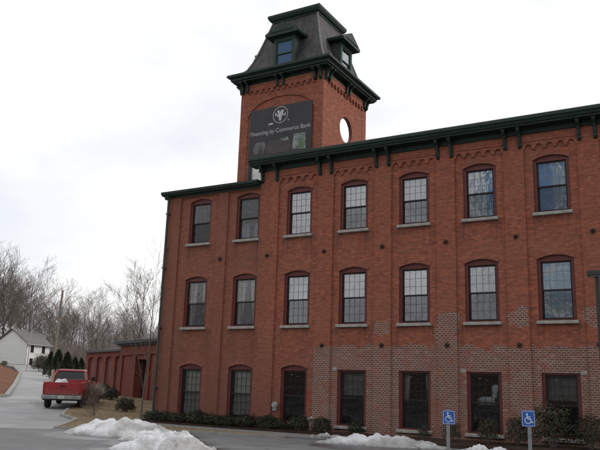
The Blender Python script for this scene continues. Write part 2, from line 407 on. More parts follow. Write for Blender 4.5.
# ------------------------------------------------------------------ the mill
PY0, PY1 = -.12, -.20            # recessed panel face, pier face
WX = [-5.343, -2.665] + [2.611 * i for i in range(7)]
ROWS = [(.405, 2.408), (4.305, 6.336), (8.158, 10.011)]
XL, XR, XM = -7.22, 17.0, -1.95
ZL, ZM = 10.5, 11.14
HW = .63                          # half opening
mill = thing('brick_mill', 'long three-storey red brick mill with dark green bracketed cornice and a bare corner drainpipe', 'mill building')
def arched(r, c): return not (r == 0 and c > 2)
def arc_z(x, r):                   # underside of the segmental arch above the spring line
    rise = .15; hw = HW; Rr = (hw*hw + rise*rise) / (2*rise)
    return ROWS[r][1] + .07 + math.sqrt(max(0, Rr*Rr - x*x)) - (Rr - rise)
mb = MB()
yf, yb = PY0, .16
edges = [XL]
for x in WX: edges += [x - HW, x + HW]
edges.append(XR)
for i in range(0, len(edges), 2):
    a, b = edges[i], edges[i+1]
    if a < XM < b:
        mb.quad((a,yf,-.3),(XM,yf,-.3),(XM,yf,ZL),(a,yf,ZL)); mb.quad((XM,yf,-.3),(b,yf,-.3),(b,yf,ZM),(XM,yf,ZM))
    else:
        zt = ZL if b < XM else ZM
        mb.quad((a,yf,-.3),(b,yf,-.3),(b,yf,zt),(a,yf,zt))
for c, x in enumerate(WX):
    zt = ZL if x < XM else ZM
    z = -.3; n = 10
    for r, (b, t) in enumerate(ROWS):
        bb = b - .06
        mb.quad((x-HW,yf,z),(x+HW,yf,z),(x+HW,yf,bb),(x-HW,yf,bb))
        mb.quad((x-HW,yf,bb),(x+HW,yf,bb),(x+HW,yb,bb),(x-HW,yb,bb))
        top = t + .07
        for sgn in (-1, 1):
            mb.quad((x+sgn*HW,yf,bb),(x+sgn*HW,yb,bb),(x+sgn*HW,yb,top),(x+sgn*HW,yf,top))
        if arched(r, c):
            znext = top + .4
            xs = [-HW + 2*HW*k/n for k in range(n+1)]
            for p, q in zip(xs, xs[1:]):
                mb.quad((x+p,yf,arc_z(p,r)),(x+q,yf,arc_z(q,r)),(x+q,yf,znext),(x+p,yf,znext))
                mb.quad((x+p,yf,arc_z(p,r)),(x+q,yf,arc_z(q,r)),(x+q,yb,arc_z(q,r)),(x+p,yb,arc_z(p,r)))
            z = znext
        else:
            mb.quad((x-HW,yf,top),(x+HW,yf,top),(x+HW,yb,top),(x-HW,yb,top)); z = top
    mb.quad((x-HW,yf,z),(x+HW,yf,z),(x+HW,yf,zt),(x-HW,yf,zt))
# side wall, return of the higher part, back and interior shell
mb.quad((XL,yf,-.3),(XL,16,-.3),(XL,16,ZL),(XL,yf,ZL))
mb.quad((XM,yf,ZL),(XM,16,ZL),(XM,16,ZM),(XM,yf,ZM))
mb.quad((XR,yf,-.3),(XR,16,-.3),(XR,16,ZM),(XR,yf,ZM))
mb.quad((XL,16,-.3),(XM,16,-.3),(XM,16,ZL),(XL,16,ZL)); mb.quad((XM,16,-.3),(XR,16,-.3),(XR,16,ZM),(XM,16,ZM))
# piers between the bays
PIERS = [(-7.24, -6.5, ZL), (-4.27, -3.74, ZL), (XM - .02, -1.02, ZM)] + [(2.611*(i+.5) - .37, 2.611*(i+.5) + .37, ZM) for i in range(6)] + [(16.6, 17.02, ZM)]
for a, b, zt in PIERS: mb.box(a, b, PY1, -.06, -.3, zt - .001)
# plain band above the panels of the lower roofed bays
for (a, b) in ((-6.5, -4.27), (-3.74, XM - .02)): mb.box(a + .001, b - .001, PY1 + .003, -.06, 10.36, ZL - .002)
# low plinth course
for i in range(len(PIERS) - 1): mb.box(PIERS[i][1] + .001, PIERS[i+1][0] - .001, PY0 - .05, -.06, -.3, .2)
wall = mb.build('wall', M['brick'], mill)
# floors and a partition that make the rooms
mb = MB()
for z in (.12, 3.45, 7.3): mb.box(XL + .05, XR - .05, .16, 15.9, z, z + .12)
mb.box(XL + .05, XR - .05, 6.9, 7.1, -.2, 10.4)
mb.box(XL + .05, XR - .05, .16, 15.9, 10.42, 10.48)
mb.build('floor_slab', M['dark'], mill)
# corbel tables: little hanging arches in every bay under the main cornice
def corbel(x0, x1, y0, y1, zc, zs, ztop, n):
    poly = [(x0, ztop), (x0, zs)]
    w = (x1 - x0) / n
    for k in range(n):
        a = x0 + k * w
        poly += [(a + .05, zs)] if k else []
        for q in range(0, 7):
            t = math.pi * (1 - q / 6)
            poly.append((a + w/2 + (w/2 - .06) * math.cos(t), zs + .05 + (zc - zs - .05) * math.sin(t)))
        poly += [(a + w - .05, zs)]
    poly += [(x1, zs), (x1, ztop)]
    out = [poly[0]]
    for p in poly[1:]:
        if math.dist(p, out[-1]) > 1e-4: out.append(p)
    m = MB(); m.prism(out, 'y', y0, y1); return m
for i in range(2, len(PIERS) - 1):
    a, b = PIERS[i][1], PIERS[i+1][0]
    m = corbel(a + .002, b - .002, PY1 + .004, -.06, 10.70, 10.50, ZM - .003, 5)
    # thin string course over the arches
    m.box(a + .003, b - .003, PY1 - .025, PY1 + .01, 10.80, 10.86)
    m.build('corbel_table', M['brick'], mill)
# cornice of the main roof
prof = [(-.10, 11.31), (-.64, 11.31), (-.64, 11.36), (-.69, 11.38), (-.73, 11.47), (-.78, 11.50), (-.78, 11.61), (-.71, 11.65), (-.10, 11.65)]
m = MB(); m.prism(prof, 'x', -2.36, XR + .5)
m.box(-2.10, XR, -.245, -.1, 11.10, 11.312)
m.box(-2.10, XR, -.275, -.246, 11.105, 11.14)                       # frieze board behind the brackets
m.build('cornice', M['green'], mill)
m = MB()
m.prism([(-.69, 11.67), (-.69, 11.64), (16.5, 11.9), (16.5, 12.4), (8, 12.7)], 'x', -2.32, XR + .5)
m.prism([(.45, 10.72), (16.5, 11.3), (16.5, 11.2), (.45, 10.60)], 'x', -7.4, XM - .003)
m.build('roof', M['slate'], mill)
m = MB()
m.prism([(-.02, 10.40), (-.24, 10.40), (-.26, 10.50), (-.46, 10.50), (-.47, 10.54), (-.55, 10.57), (-.56, 10.68), (-.50, 10.70), (.6, 10.74), (.6, 10.5), (-.02, 10.5)], 'x', -7.50, -2.0)
m.build('eave', M['green'], mill)
# brackets in pairs over every pier
m = MB()
m.prism([(-.19, 11.308), (-.56, 11.308), (-.565, 11.21), (-.51, 11.14), (-.43, 11.09), (-.365, 10.96), (-.335, 10.82), (-.30, 10.72), (-.30, 10.64), (-.26, 10.59), (-.19, 10.57)], 'x', -.055, .055)
m.box(-.07, .07, -.575, -.19, 11.25, 11.309)
m.box(-.07, .07, -.32, -.19, 10.67, 10.70)
br = m.build('bracket', M['green'], mill)
first = True
for a, b, zt in PIERS[2:]:
    for x in (a + .10, b - .10):
        o = br if first else dup(br, mill); first = False
        o.location = (x, 0, 0)
# drainpipe on the corner
m = MB()
m.tube((-7.16, -.34, .1), (-7.16, -.34, 10.3), .055, .055, 10); m.tube((-7.16, -.34, 10.28), (-7.16, -.47, 10.52), .055, .055, 10)
m.tube((-7.16, -.34, .14), (-7.16, -.6, .1), .055, .055, 10)
for z in (1.5, 4.2, 7, 9.6): m.box(-7.235, -7.085, -.40, -.21, z, z + .06)
m.build('drainpipe', M['downpipe'], mill)
# iron anchor plates (little stars) on the piers
m = MB()
st = []
for k in range(10):
    a = math.pi / 2 + k * math.pi / 5; r = .095 if k % 2 == 0 else .068
    st.append((r * math.cos(a), r * math.sin(a)))
m.prism(st, 'y', -.06, 0); m.lathe([(.06, 0), (.045, -.10), (.02, -.13)], n=8, axis='y')
ap = m.build('anchor_plate', M['iron'], mill)
first = True
for z in (3.42, 7.28):
    for a, b, zt in PIERS[1:-1]:
        if z < 4 and a < -.5: continue
        o = ap if first else dup(ap, mill); first = False
        o.location = ((a + b) / 2, PY1 - .001, z)

# --- windows
def window(r, flat):
    b, t = ROWS[r]; h = t - b; hw = .515
    w = MB()      # red outer frame with the arched head panel
    for s in (-1, 1): w.box(min(s*hw, s*(HW-.002)), max(s*hw, s*(HW-.002)), -.06, .13, -.055, h + .068)
    w.box(-hw + .001, hw - .001, -.055, .13, h + .002, h + .067)
    w.box(-hw + .001, hw - .001, -.055, .13, -.055, -.002)
    if not flat:
        poly = [(-HW + .004, h + .069)] + [(x, arc_z(x, r) - b - .004) for x in [(-HW + .006) + 2*(HW-.006)*k/12 for k in range(13)]] + [(HW - .004, h + .069)]
        w.prism(poly, 'y', -.035, .10)
    else:
        w.box(-HW + .002, HW - .002, -.075, -.057, h + .02, h + .068)
    root = w.build('window', M['redwood'], mill)
    hm = h * .5
    for k, (z0, z1, y0) in enumerate(((hm - .025, h - .003, .0), (.0, hm + .025, .045))):
        s = MB()
        fw = .055
        s.box(-hw + .002, -hw + fw, y0, y0 + .04, z0, z1); s.box(hw - fw, hw - .002, y0, y0 + .04, z0, z1)
        s.box(-hw + fw, hw - fw, y0, y0 + .04, z1 - fw, z1 - .001); s.box(-hw + fw, hw - fw, y0, y0 + .04, z0 + .001, z0 + fw)
        s.build('sash', M['sash'], root)
        s = MB()
        for q in (1, 2, 3):
            x = -hw + fw + (2*hw - 2*fw) * q / 4; s.box(x - .009, x + .009, y0 + .012, y0 + .03, z0 + fw, z1 - fw)
        for q in (1, 2):
            z = z0 + fw + (z1 - z0 - 2*fw) * q / 3; s.box(-hw + fw, hw - fw, y0 + .013, y0 + .029, z - .009, z + .009)
        s.build('muntin', M['muntin'] if r else M['sash'], root)
        p = MB(); p.quad((-hw + fw - .01, y0 + .021, z0 + fw - .01), (hw - fw + .01, y0 + .021, z0 + fw - .01), (hw - fw + .01, y0 + .021, z1 - fw + .01), (-hw + fw - .01, y0 + .021, z1 - fw + .01))
        p.build('pane', M['glass_low'] if (r == 0) else M['glass'], root)
    s = MB(); s.quad((-hw + .03, .012, .03), (hw - .03, .012, .03), (hw - .03, .012, hm - .03), (-hw + .03, .012, hm - .03))
    s.build('insect_screen', M['screen'], root)
    s = MB(); s.prism([(-.27, -.175), (-.27, -.075), (-.255, -.062), (.10, -.056), (.10, -.175)], 'x', -HW - .06, HW + .06)
    bevel(s.build('sill', M['stone'], root), .012)
    if not flat:
        a = MB(); n = 12; band = .125; rise = .15
        Rr = (HW*HW + rise*rise) / (2*rise); zc = h + .07 + rise - Rr; am = math.asin(HW / Rr) * 1.03
        an = [-am + 2*am*k/n for k in range(n+1)]
        a.prism([((Rr + .002)*math.sin(q), zc + (Rr + .002)*math.cos(q)) for q in an] + [((Rr + band)*math.sin(q), zc + (Rr + band)*math.cos(q)) for q in an[::-1]], 'y', PY0 - .018, PY0 + .01)
        a.build('brick_arch', M['brick'], root)
    else:
        for s_ in (-1, 1):
            a = MB(); a.box(-.10, .10, PY0 - .015, PY0 + .02, h + .03, h + .15)
            o_ = bevel(a.build('bearing_stone', M['stone'], root), .02); o_.location = (s_*(HW+.13), 0, 0)
    return root
later = []
for r in range(3):
    protos = {}
    for c, x in enumerate(WX):
        fl = not arched(r, c)
        if fl not in protos: o = protos[fl] = window(r, fl)
        else: o = dup(protos[fl], mill)
        o.location = (x, 0, ROWS[r][0])
        for ch in list(o.children):
            if ch.name.startswith('bearing_stone') and (c, ch.location.x > 0) not in ((3, False), (5, False), (6, True)): later.append(ch)
            if ch.name.startswith('insect_screen') and (r, c) in ((2, 1), (2, 2)): later.append(ch)
            if ch.name.startswith('pane') and r and c >= 2:
                ch.data = ch.data.copy(); ch.data.materials[0] = M['glass_sky']
            if ch.name.startswith('pane') and (r, c) in ((2, 0), (2, 1)):
                ch.data = ch.data.copy(); ch.data.materials[0] = M['glass_low']

for ch in later: bpy.data.objects.remove(ch)
# --- what hangs or stands behind the glass
ORD = ['first', 'second', 'third', 'fourth', 'fifth', 'sixth', 'seventh', 'eighth', 'ninth']
FLO = ['ground-floor', 'middle-floor', 'top-floor']
def where(r, c): return f'{ORD[c]} {FLO[r]} window from the drainpipe corner'
def blind(r, c, drop, mat, word):
    b, t = ROWS[r]; x = WX[c]; z0 = t - drop * (t - b)
    m = MB()
    n = 24
    for k in range(n):
        za = t - (t - z0) * k / n; zb = t - (t - z0) * (k + 1) / n
        m.quad((x-.5, .22, za), (x+.5, .22, za), (x+.5, .235, zb + .004), (x-.5, .235, zb + .004))
    m.box(x - .5, x + .5, .2, .25, t, t + .05)
    tag(m.build('window_blind', mat), f'{word} in the {where(r, c)}', 'blind', 'blinds behind the mill windows')
def drape(r, c, mat, word, z0f, z1f, gap0, gap1, full=False):
    """two cloth panels; gap0 is the opening at the bottom, gap1 at the top"""
    b, t = ROWS[r]; x = WX[c]; z0 = b + (t - b) * z0f; z1 = b + (t - b) * z1f
    m = MB()
    for s in (-1, 1):
        nu, nv = 26, 8; g = []
        for j in range(nv + 1):
            v = j / nv; inner = (gap0 + (gap1 - gap0) * v ** .7) ; row = []
            for i in range(nu + 1):
                u = i / nu; xx = s * (.54 - u * (.54 - inner)); yy = .24 + .025 * math.sin(u * 30 + s) + .01 * math.sin(v * 5 + u * 9)
                row.append((x + xx, yy, z0 + (z1 - z0) * v))
            g.append(row)
        for j in range(nv):
            for i in range(nu): m.quad(g[j][i], g[j][i+1], g[j+1][i+1], g[j+1][i])
    m.tube((x - .56, .24, z1 + .01), (x + .56, .24, z1 + .01), .012, .012, 6)
    tag(m.build('curtains', mat, None, True), f'{word} in the {where(r, c)}', 'curtains', 'curtains behind the mill windows')
drape(1, 0, M['cloth'], 'white curtains drawn apart', 0., 1., .36, .10)
drape(1, 1, M['cloth'], 'white curtains parted in a tall triangle', 0., 1., .38, .06)
drape(2, 1, M['bluecloth'], 'pale blue half-height curtains', .02, .38, .08, .12)
drape(2, 2, M['cloth'], 'off-white net curtains almost closed', 0., .95, .015, .02)
blind(2, 3, .62, M['blind'], 'off-white blind lowered past the middle')
blind(2, 4, .55, M['blind'], 'off-white blind lowered halfway')
M['sky_reflection'] = plain('sky_reflection_cloth', (.16, .33, .72), (.12, .26, .62), 3, .9)  # blue of the sky reflected in the panes, put into cloth colour
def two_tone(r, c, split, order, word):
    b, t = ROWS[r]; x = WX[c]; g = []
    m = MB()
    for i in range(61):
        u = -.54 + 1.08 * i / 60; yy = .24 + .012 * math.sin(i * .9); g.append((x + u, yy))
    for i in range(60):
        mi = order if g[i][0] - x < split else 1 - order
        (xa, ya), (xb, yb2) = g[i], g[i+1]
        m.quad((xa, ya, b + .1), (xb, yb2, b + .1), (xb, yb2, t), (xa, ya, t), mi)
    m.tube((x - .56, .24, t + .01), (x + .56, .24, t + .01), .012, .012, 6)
    tag(m.build('curtains', [M['blind'], M['sky_reflection']]), f'{word} in the {where(r, c)}', 'curtains', 'curtains behind the mill windows')
two_tone(2, 5, .16, 0, 'pale curtain with an added blue edge as reflected sky')
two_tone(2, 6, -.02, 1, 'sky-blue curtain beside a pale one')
blind(1, 2, .5, M['blind'], 'pale blind covering the upper sash')
blind(1, 3, .55, M['cloud_reflection'], 'added cream blind as reflected cloud, lowered halfway')
blind(1, 4, .48, M['cloud_reflection'], 'added cream blind as reflected cloud, lowered to the meeting rail')
blind(1, 5, .5, M['greyblind'], 'grey blind lowered halfway')
blind(1, 6, .55, M['blind'], 'white blind lowered just past the middle')
blind(0, 0, .97, M['blind'], 'white blind drawn almost to the sill')
blind(0, 1, .94, M['blind'], 'long white blind reaching the lower sash')
drape(0, 4, M['cloth'], 'thin pale curtains pulled wide', .45, 1., .40, .30)
blind(0, 3, .45, M['greyblind'], 'dim grey blind lowered halfway')
blind(0, 6, .42, M['greyblind'], 'dim grey blind covering the upper sash')
# white chair seen on a table inside the ground floor
x = WX[5]
tb = thing('table', 'dark wooden table inside the sixth ground-floor window', 'table', (x, 0, .24))
m = MB(); m.box(-.7, .7, .35, 1.1, 1.06, 1.1); m.build('table_top', M['sash'], tb)
m = MB(); m.box(-.66, -.6, .4, .46, 0, 1.058); m.box(.6, .66, .4, .46, 0, 1.058); m.box(-.66, -.6, 1.0, 1.06, 0, 1.058); m.box(.6, .66, 1.0, 1.06, 0, 1.058); m.build('table_frame', M['sash'], tb)
ch = thing('lounge_chair', 'white lounge chair with tall curved back behind the sixth ground-floor window', 'chair', (x, .6, 1.342))
M['white'] = plain('white_plastic', (.75, .77, .78), (.66, .68, .7), 4, .5)
m = MB(); m.prism([(-.42, .12), (.2, .12), (.24, .3), (-.3, .26), (-.42, .2)], 'y', -.2, .2); bevel(m.build('seat', M['white'], ch), .04)
m = MB(); m.prism([(.1, .26), (.3, .24), (.32, .45), (.42, .62), (.36, .72), (.18, .70), (.08, .6), (.14, .45)], 'y', -.2, .2); bevel(m.build('backrest', M['white'], ch), .04)
m = MB(); m.box(-.38, .22, -.15, .15, 0, .119); m.build('base', M['white'], ch)

# small fittings on the wall
m = MB(); m.lathe([(.13, 0), (.13, -.08), (.10, -.12), (.03, -.13)], (-.78, -.225, 1.02), 14, 'y'); m.box(-.86, -.70, -.30, -.23, .80, .93)
tag(m.build('wall_vent', M['stone']), 'small whitish vent cap on the brick between the second and third ground-floor windows', 'vent')
m = MB(); m.tube((1.10, -.62, .08), (1.10, -.62, .52), .05, .05, 10, cap=True); m.tube((1.10, -.62, .50), (1.22, -.74, .62), .06, .05, 10, cap=True); m.tube((1.10, -.62, .50), (1.0, -.72, .58), .05, .05, 10, cap=True)
tag(m.build('standpipe', M['stone']), 'pale double-headed standpipe rising from the bed between shrubs', 'standpipe')

# ------------------------------------------------------------------ the tower
TX, TY, TW = -1.886, 3.292, 2.292
tower = thing('brick_tower', 'square red brick tower with dark mansard roof and dormers above the mill roof', 'tower', (TX, TY, 0))
mb = MB()
z0, z1 = 10.2, 16.25
RC = (.09, 13.93, .66)             # round window centre (v along face, z) and radius
def hole_side(k):
    """recessed panel face of one side with a round opening; built facing -y then turned"""
    fr = []
    y = -TW + .012
    a = TW
    cx, cz, rr = RC if k == 1 else (RC[0], RC[1], RC[2])
    n = 32; sq = []; ci = []
    for i in range(n):
        t = 2 * math.pi * i / n; c, s = math.cos(t), math.sin(t); q = 1.0 / max(abs(c), abs(s))
        sq.append((cx + c * q, y, cz + s * q)); ci.append((cx + rr * c, y, cz + rr * s))
    fs = []
    for i in range(n):
        j = (i + 1) % n
        fs.append([sq[i], sq[j], ci[j], ci[i]]); fs.append([ci[i], ci[j], (ci[j][0], y + .22, ci[j][2]), (ci[i][0], y + .22, ci[i][2])])
    L0, R0, B0, T0 = cx - 1, cx + 1, cz - 1, cz + 1
    for (xa, xb, za, zb) in ((-a, L0, z0, z1), (R0, a, z0, z1), (L0, R0, z0, B0), (L0, R0, T0, z1)):
        fs.append([(xa, y, za), (xb, y, za), (xb, y, zb), (xa, y, zb)])
    return fs
def turn(p, k):
    x, y, z = p
    for _ in range(k): x, y = -y, x
    return (x, y, z)
for k in range(4):
    if k == 1:
        for f in hole_side(k): mb.quad(*[turn(p, k) for p in f])
    else:
        y = -TW + .035
        mb.quad(*[turn(p, k) for p in ((-TW, y, z0), (TW, y, z0), (TW, y, z1), (-TW, y, z1))])
    # proud corner piers and spandrel with a relieving arch
    w = .46
    if k != 1:
        poly = [(-TW + w, z1), (-TW + w, 14.3)]
        for q in range(0, 17):
            t = math.pi * (1 - q / 16); poly.append(((TW - w) * math.cos(t), 14.3 + .92 * math.sin(t)))
        poly += [(TW - w, 14.3), (TW - w, z1)]
        poly = [poly[0]] + [p for a, p in zip(poly, poly[1:]) if math.dist(a, p) > 1e-4]
        n = len(poly)
        fr = [turn((x, -TW, z), k) for x, z in poly]; bk = [turn((x, -TW + .035, z), k) for x, z in poly]
        for i in range(1, 18):
            mb.quad(fr[i], fr[i+1], bk[i+1], bk[i])
        xs = poly[1:-1]
        for (xa, za), (xb, zb) in zip(xs, xs[1:]):
            if abs(xa - xb) > 1e-6:
                mb.quad(*[turn(p, k) for p in ((xa, -TW, za), (xb, -TW, zb), (xb, -TW, z1), (xa, -TW, z1))])
for sx in (-1, 1):
    for sy in (-1, 1):
        xa, xb = sorted((sx * TW, sx * (TW - .46))); ya, yb2 = sorted((sy * TW, sy * (TW - .46)))
        mb.box(xa, xb, ya, yb2, z0, z1)
mb.build('wall', M['tower_brick'], tower)
for k in range(4):
    m = corbel(-TW + .5, TW - .5, -TW - .07, -TW + .02, 15.74, 15.56, 15.95, 11)
    m.box(-TW + .49, TW - .49, -TW - .09, -TW + .02, 15.951, 16.03)
    if k == 0:
        # second ring that outlines the relieving arch
        for q in range(24):
            ta, tb_ = math.pi * q / 24, math.pi * (q + 1) / 24
            for rr, dz in ((1.0, 0),):
                pts = []
                for t, e in ((ta, 0), (tb_, 0), (tb_, .16), (ta, .16)):
                    pts.append(((TW - .46 + e * .6) * math.cos(t), 14.3 + (.92 + e) * math.sin(t)))
                m.prism(pts, 'y', -TW - .022, -TW + .01)
    o = m.build('corbel_table', M['tower_brick'], tower); o.rotation_euler = (0, 0, k * math.pi / 2)
# eave: square rings stacked
def ring(mb, prof):
    n = len(prof)
    for (ra, za), (rb, zb) in zip(prof, prof[1:]):
        for k in range(4):
            mb.quad(*[turn(p, k) for p in ((-ra, -ra, za), (ra, -ra, za), (rb, -rb, zb), (-rb, -rb, zb))])
m = MB(); ring(m, [(2.2, 16.22), (2.62, 16.22), (2.62, 16.28), (2.70, 16.30), (2.70, 16.40), (2.80, 16.45), (2.85, 16.47), (2.85, 16.58), (2.78, 16.62), (2.3, 16.66)])
ring(m, [(TW + .03, 16.10), (TW + .03, 16.225)]); ring(m, [(TW - .01, 16.10), (TW + .03, 16.10)])
m.build('cornice', M['green'], tower)
m = MB(); prof = [(2.66, 16.64), (2.36, 16.74), (2.14, 17.0), (1.96, 17.4), (1.78, 17.95), (1.62, 18.5), (1.46, 19.1), (1.34, 19.55), (1.28, 19.8)]
ring(m, prof); m.build('mansard_roof', M['slate'], tower)
m = MB()
for (ra, za), (rb, zb) in zip(prof, prof[1:]): m.tube((ra, -ra, za), (rb, -rb, zb), .055, .055, 6)
hf = m.build('hip_flashing', M['hip'], tower)
for k in range(1, 4): o = dup(hf, tower); o.rotation_euler = (0, 0, k * math.pi / 2)
m = MB(); ring(m, [(1.2, 19.74), (1.32, 19.74), (1.34, 19.82), (1.42, 19.86), (1.48, 19.96), (1.50, 20.02), (1.50, 20.12), (1.44, 20.16), (.6, 20.26)])
m.quad((-.6, -.6, 20.26), (.6, -.6, 20.26), (.6, .6, 20.26), (-.6, .6, 20.26))
m.build('roof_crown', M['green'], tower)
# brackets of the tower
m = MB()
m.prism([(-.0, 16.218), (-.36, 16.218), (-.37, 16.14), (-.30, 16.08), (-.22, 16.04), (-.17, 15.92), (-.15, 15.76), (-.10, 15.70), (-.0, 15.66)], 'x', -.06, .06)
m.box(-.08, .08, -.385, 0, 16.17, 16.2185)
tb0 = m.build('bracket', M['green'], tower); first = True
for k in range(4):
    for x in (-2.16, -1.86, -.17, .17, 1.86, 2.16):
        o = tb0 if first else dup(tb0, tower); first = False
        o.location = turn((x, -TW, 0), k); o.rotation_euler = (0, 0, k * math.pi / 2)
# dormers on the four slopes
def dormer():
    m = MB()
    hw, zb, zt = .60, 16.80, 18.30; yf_ = -2.28
    m.box(-hw, -.44, yf_, yf_ + .12, zb, zt); m.box(.44, hw, yf_, yf_ + .12, zb, zt); m.box(-.44, .44, yf_, yf_ + .12, zt - .22, zt - .001); m.box(-.44, .44, yf_, yf_ + .12, zb, zb + .12)
    m.box(-hw - .03, hw + .03, yf_ - .05, yf_ + .05, zb - .02, zb + .06)
    root = m.build('dormer', M['dormer_green'], tower)
    for s in (-1, 1):
        m = MB(); m.quad((s*hw*.985, yf_ + .1, zb), (s*hw*.985, -1.2, zb), (s*hw*.985, -1.2, zt), (s*hw*.985, yf_ + .1, zt))
        m.build('cheek', M['slate'], root)
    m = MB()
    m.prism([(-.90, zt), (.90, zt), (.94, zt + .07), (.94, zt + .15), (0, zt + .66), (-.94, zt + .15), (-.94, zt + .07)], 'y', yf_ - .28, -1.25)
    m.prism([(-.62, zt + .17), (.62, zt + .17), (0, zt + .50)], 'y', yf_ - .31, yf_ - .27)
    m.build('hood', M['green'], root)
    m = MB()
    for za, zb_, y in ((zb + .12, zb + .66, yf_ + .075), (zb + .62, zt - .221, yf_ + .04)):
        m.box(-.44, -.385, y, y + .035, za, zb_); m.box(.385, .44, y, y + .035, za, zb_); m.box(-.385, .385, y, y + .035, za, za + .05); m.box(-.385, .385, y, y + .035, zb_ - .05, zb_)
    m.build('sash', M['dormer_green'], root)
    m = MB()
    for za, zb_, y in ((zb + .16, zb + .62, yf_ + .095), (zb + .66, zt - .25, yf_ + .06)): m.quad((-.39, y, za), (.39, y, za), (.39, y, zb_), (-.39, y, zb_))
    m.build('pane', M['glass_blue'], root)
    return root
d0 = dormer()
for k in range(1, 4): o = dup(d0, tower); o.rotation_euler = (0, 0, k * math.pi / 2)
d0.location = (.05, 0, 0)
# round window on the side
m = MB(); n = 32
cx, cz, rr = RC
for i in range(n):
    ta, tb_ = 2*math.pi*i/n, 2*math.pi*(i+1)/n
    m.prism([(cx + r_ * math.cos(t), cz + r_ * math.sin(t)) for r_, t in ((rr - .004, ta), (rr - .004, tb_), (rr - .06, tb_), (rr - .06, ta))], 'y', -TW + .06, -TW + .2)
rw = m.build('round_window', M['redwood'], tower); rw.rotation_euler = (0, 0, math.pi / 2)
m = MB(); m.add([(cx + (rr - .05) * math.cos(2*math.pi*i/n), -TW + .10, cz + (rr - .05) * math.sin(2*math.pi*i/n)) for i in range(n)], [tuple(range(n))])
M['mirror_glass'] = glass_mat('round_window_glass', .46, (.45, .5, .55), .01)
m.build('pane', M['mirror_glass'], rw)
# low window in the tower face behind the cornice end, under the banner
m = MB(); yy = -TW + .035
m.box(-1.66, -1.50, yy - .05, yy + .04, 10.6, 12.25); m.box(1.50, 1.66, yy - .05, yy + .04, 10.6, 12.25); m.box(-1.50, 1.50, yy - .05, yy + .04, 12.1, 12.25)
m.box(-.70, -.58, yy - .04, yy + .03, 10.6, 12.1); m.box(.58, .70, yy - .04, yy + .03, 10.6, 12.1)
lw = m.build('window', M['green'], tower)
m = MB(); m.quad((-1.5, yy - .012, 10.6), (1.5, yy - .012, 10.6), (1.5, yy - .012, 12.1), (-1.5, yy - .012, 12.1))
m.build('pane', M['glass'], lw)
m = MB()
m.prism([(-1.42, 12.05), (-1.16, 12.05), (-.86, 11.2), (-.80, 10.7), (-1.30, 10.7), (-1.36, 11.3)], 'y', yy - .02, yy - .014)
m.build('curtain', M['blind'], lw)

# banner on the tower face
M['banner'] = plain('dark_banner_vinyl', (.036, .035, .042), (.026, .026, .032), 1.2, .5, .5, .4, fine=2.2)
M['print'] = plain('pale_banner_print', (.46, .46, .47), (.40, .40, .41), 9, .6)
ban = thing('banner', 'dark grey printed banner with white emblem and lettering hung on the brick tower', 'banner', (-1.85, TY - TW - .03, 12.32))
bw, bh = 1.72, 2.38
m = MB(); m.box(-bw, bw, -.012, .0, 0, bh)
sh = m.build('sheet', M['banner'], ban)
yB = -.016
def text(body, size, parent, loc, mat, name, ext=.003, width=None):
    cu = bpy.data.curves.new(name, 'FONT'); cu.body = body; cu.size = size; cu.extrude = ext; cu.align_x = 'CENTER'
    t = bpy.data.objects.new('tmp', cu); COL.objects.link(t)
    bpy.context.view_layer.update()
    dg = bpy.context.evaluated_depsgraph_get()
    me = bpy.data.meshes.new_from_object(t.evaluated_get(dg)); bpy.data.objects.remove(t)
    me.name = name
    if width:
        xs = [v.co.x for v in me.vertices]; k = width / (max(xs) - min(xs))
        for v in me.vertices: v.co.x *= k
    me.materials.clear(); me.materials.append(mat)
    o = bpy.data.objects.new(name, me); COL.objects.link(o); o.parent = parent
    o.location = loc; o.rotation_euler = (math.pi / 2, 0, 0)
    return o
text('Financing by Commerce Bank', .30, ban, (.0, yB, 1.07), M['print'], 'lettering', .003, 3.3)
m = MB()
cxe, cze = 0, 1.93
for i in range(40):
    ta, tb_ = 2*math.pi*i/40, 2*math.pi*(i+1)/40
    m.prism([(cxe + r_*math.cos(t), cze + r_*math.sin(t)) for r_, t in ((.415, ta), (.415, tb_), (.385, tb_), (.385, ta))], 'y', yB - .003, yB + .003)
# crest in the ring: winged head on a tapering body
for poly in ([(-.20, .20), (-.08, .25), (-.02, .14), (.06, .24), (.20, .22), (.14, .06), (.20, -.04), (.08, -.08), (.05, -.30), (-.05, -.30), (-.10, -.10), (-.22, -.02), (-.12, .06)],
             [(-.30, .10), (-.23, .14), (-.20, .02), (-.27, -.06)], [(.24, .08), (.30, .04), (.26, -.10), (.21, -.04)]):
    m.prism([(cxe + x, cze + z) for x, z in poly], 'y', yB - .003, yB + .003)
m.build('emblem', M['print'], ban)
m = MB(); m.prism([(-.66, 1.50), (-.40, 1.50), (-.38, 1.57), (-.50, 1.60), (-.64, 1.57)], 'y', yB - .003, yB + .003); m.build('small_mark', M['print'], ban)
m = MB(); m.lathe([(.035, 0), (.035, -.006)], (.46, yB + .004, 1.60), 10, 'y'); m.build('dot', M['print'], ban)
M['pic_grey'] = plain('printed_photo_grey', (.19, .185, .185), (.035, .034, .038), 2.6, .6, fine=7)
M['pic_brown'] = plain('printed_photo_brown', (.085, .062, .060), (.034, .033, .038), 2.2, .6, fine=6)
M['pic_white'] = plain('printed_photo_pale', (.36, .38, .37), (.10, .13, .12), 3.2, .6, fine=8)
M['pic_green'] = plain('printed_photo_green', (.10, .19, .10), (.06, .09, .06), 4, .6)
m = MB()
m.prism([(-1.42, .14), (-.9, .10), (-.72, .42), (-.86, .72), (-1.3, .70), (-1.46, .45)], 'y', yB - .002, yB + .002, 0)
m.prism([(-.68, .08), (.62, .02), (.62, .58), (.2, .66), (-.5, .74), (-.72, .52)], 'y', yB - .002, yB + .002, 1)
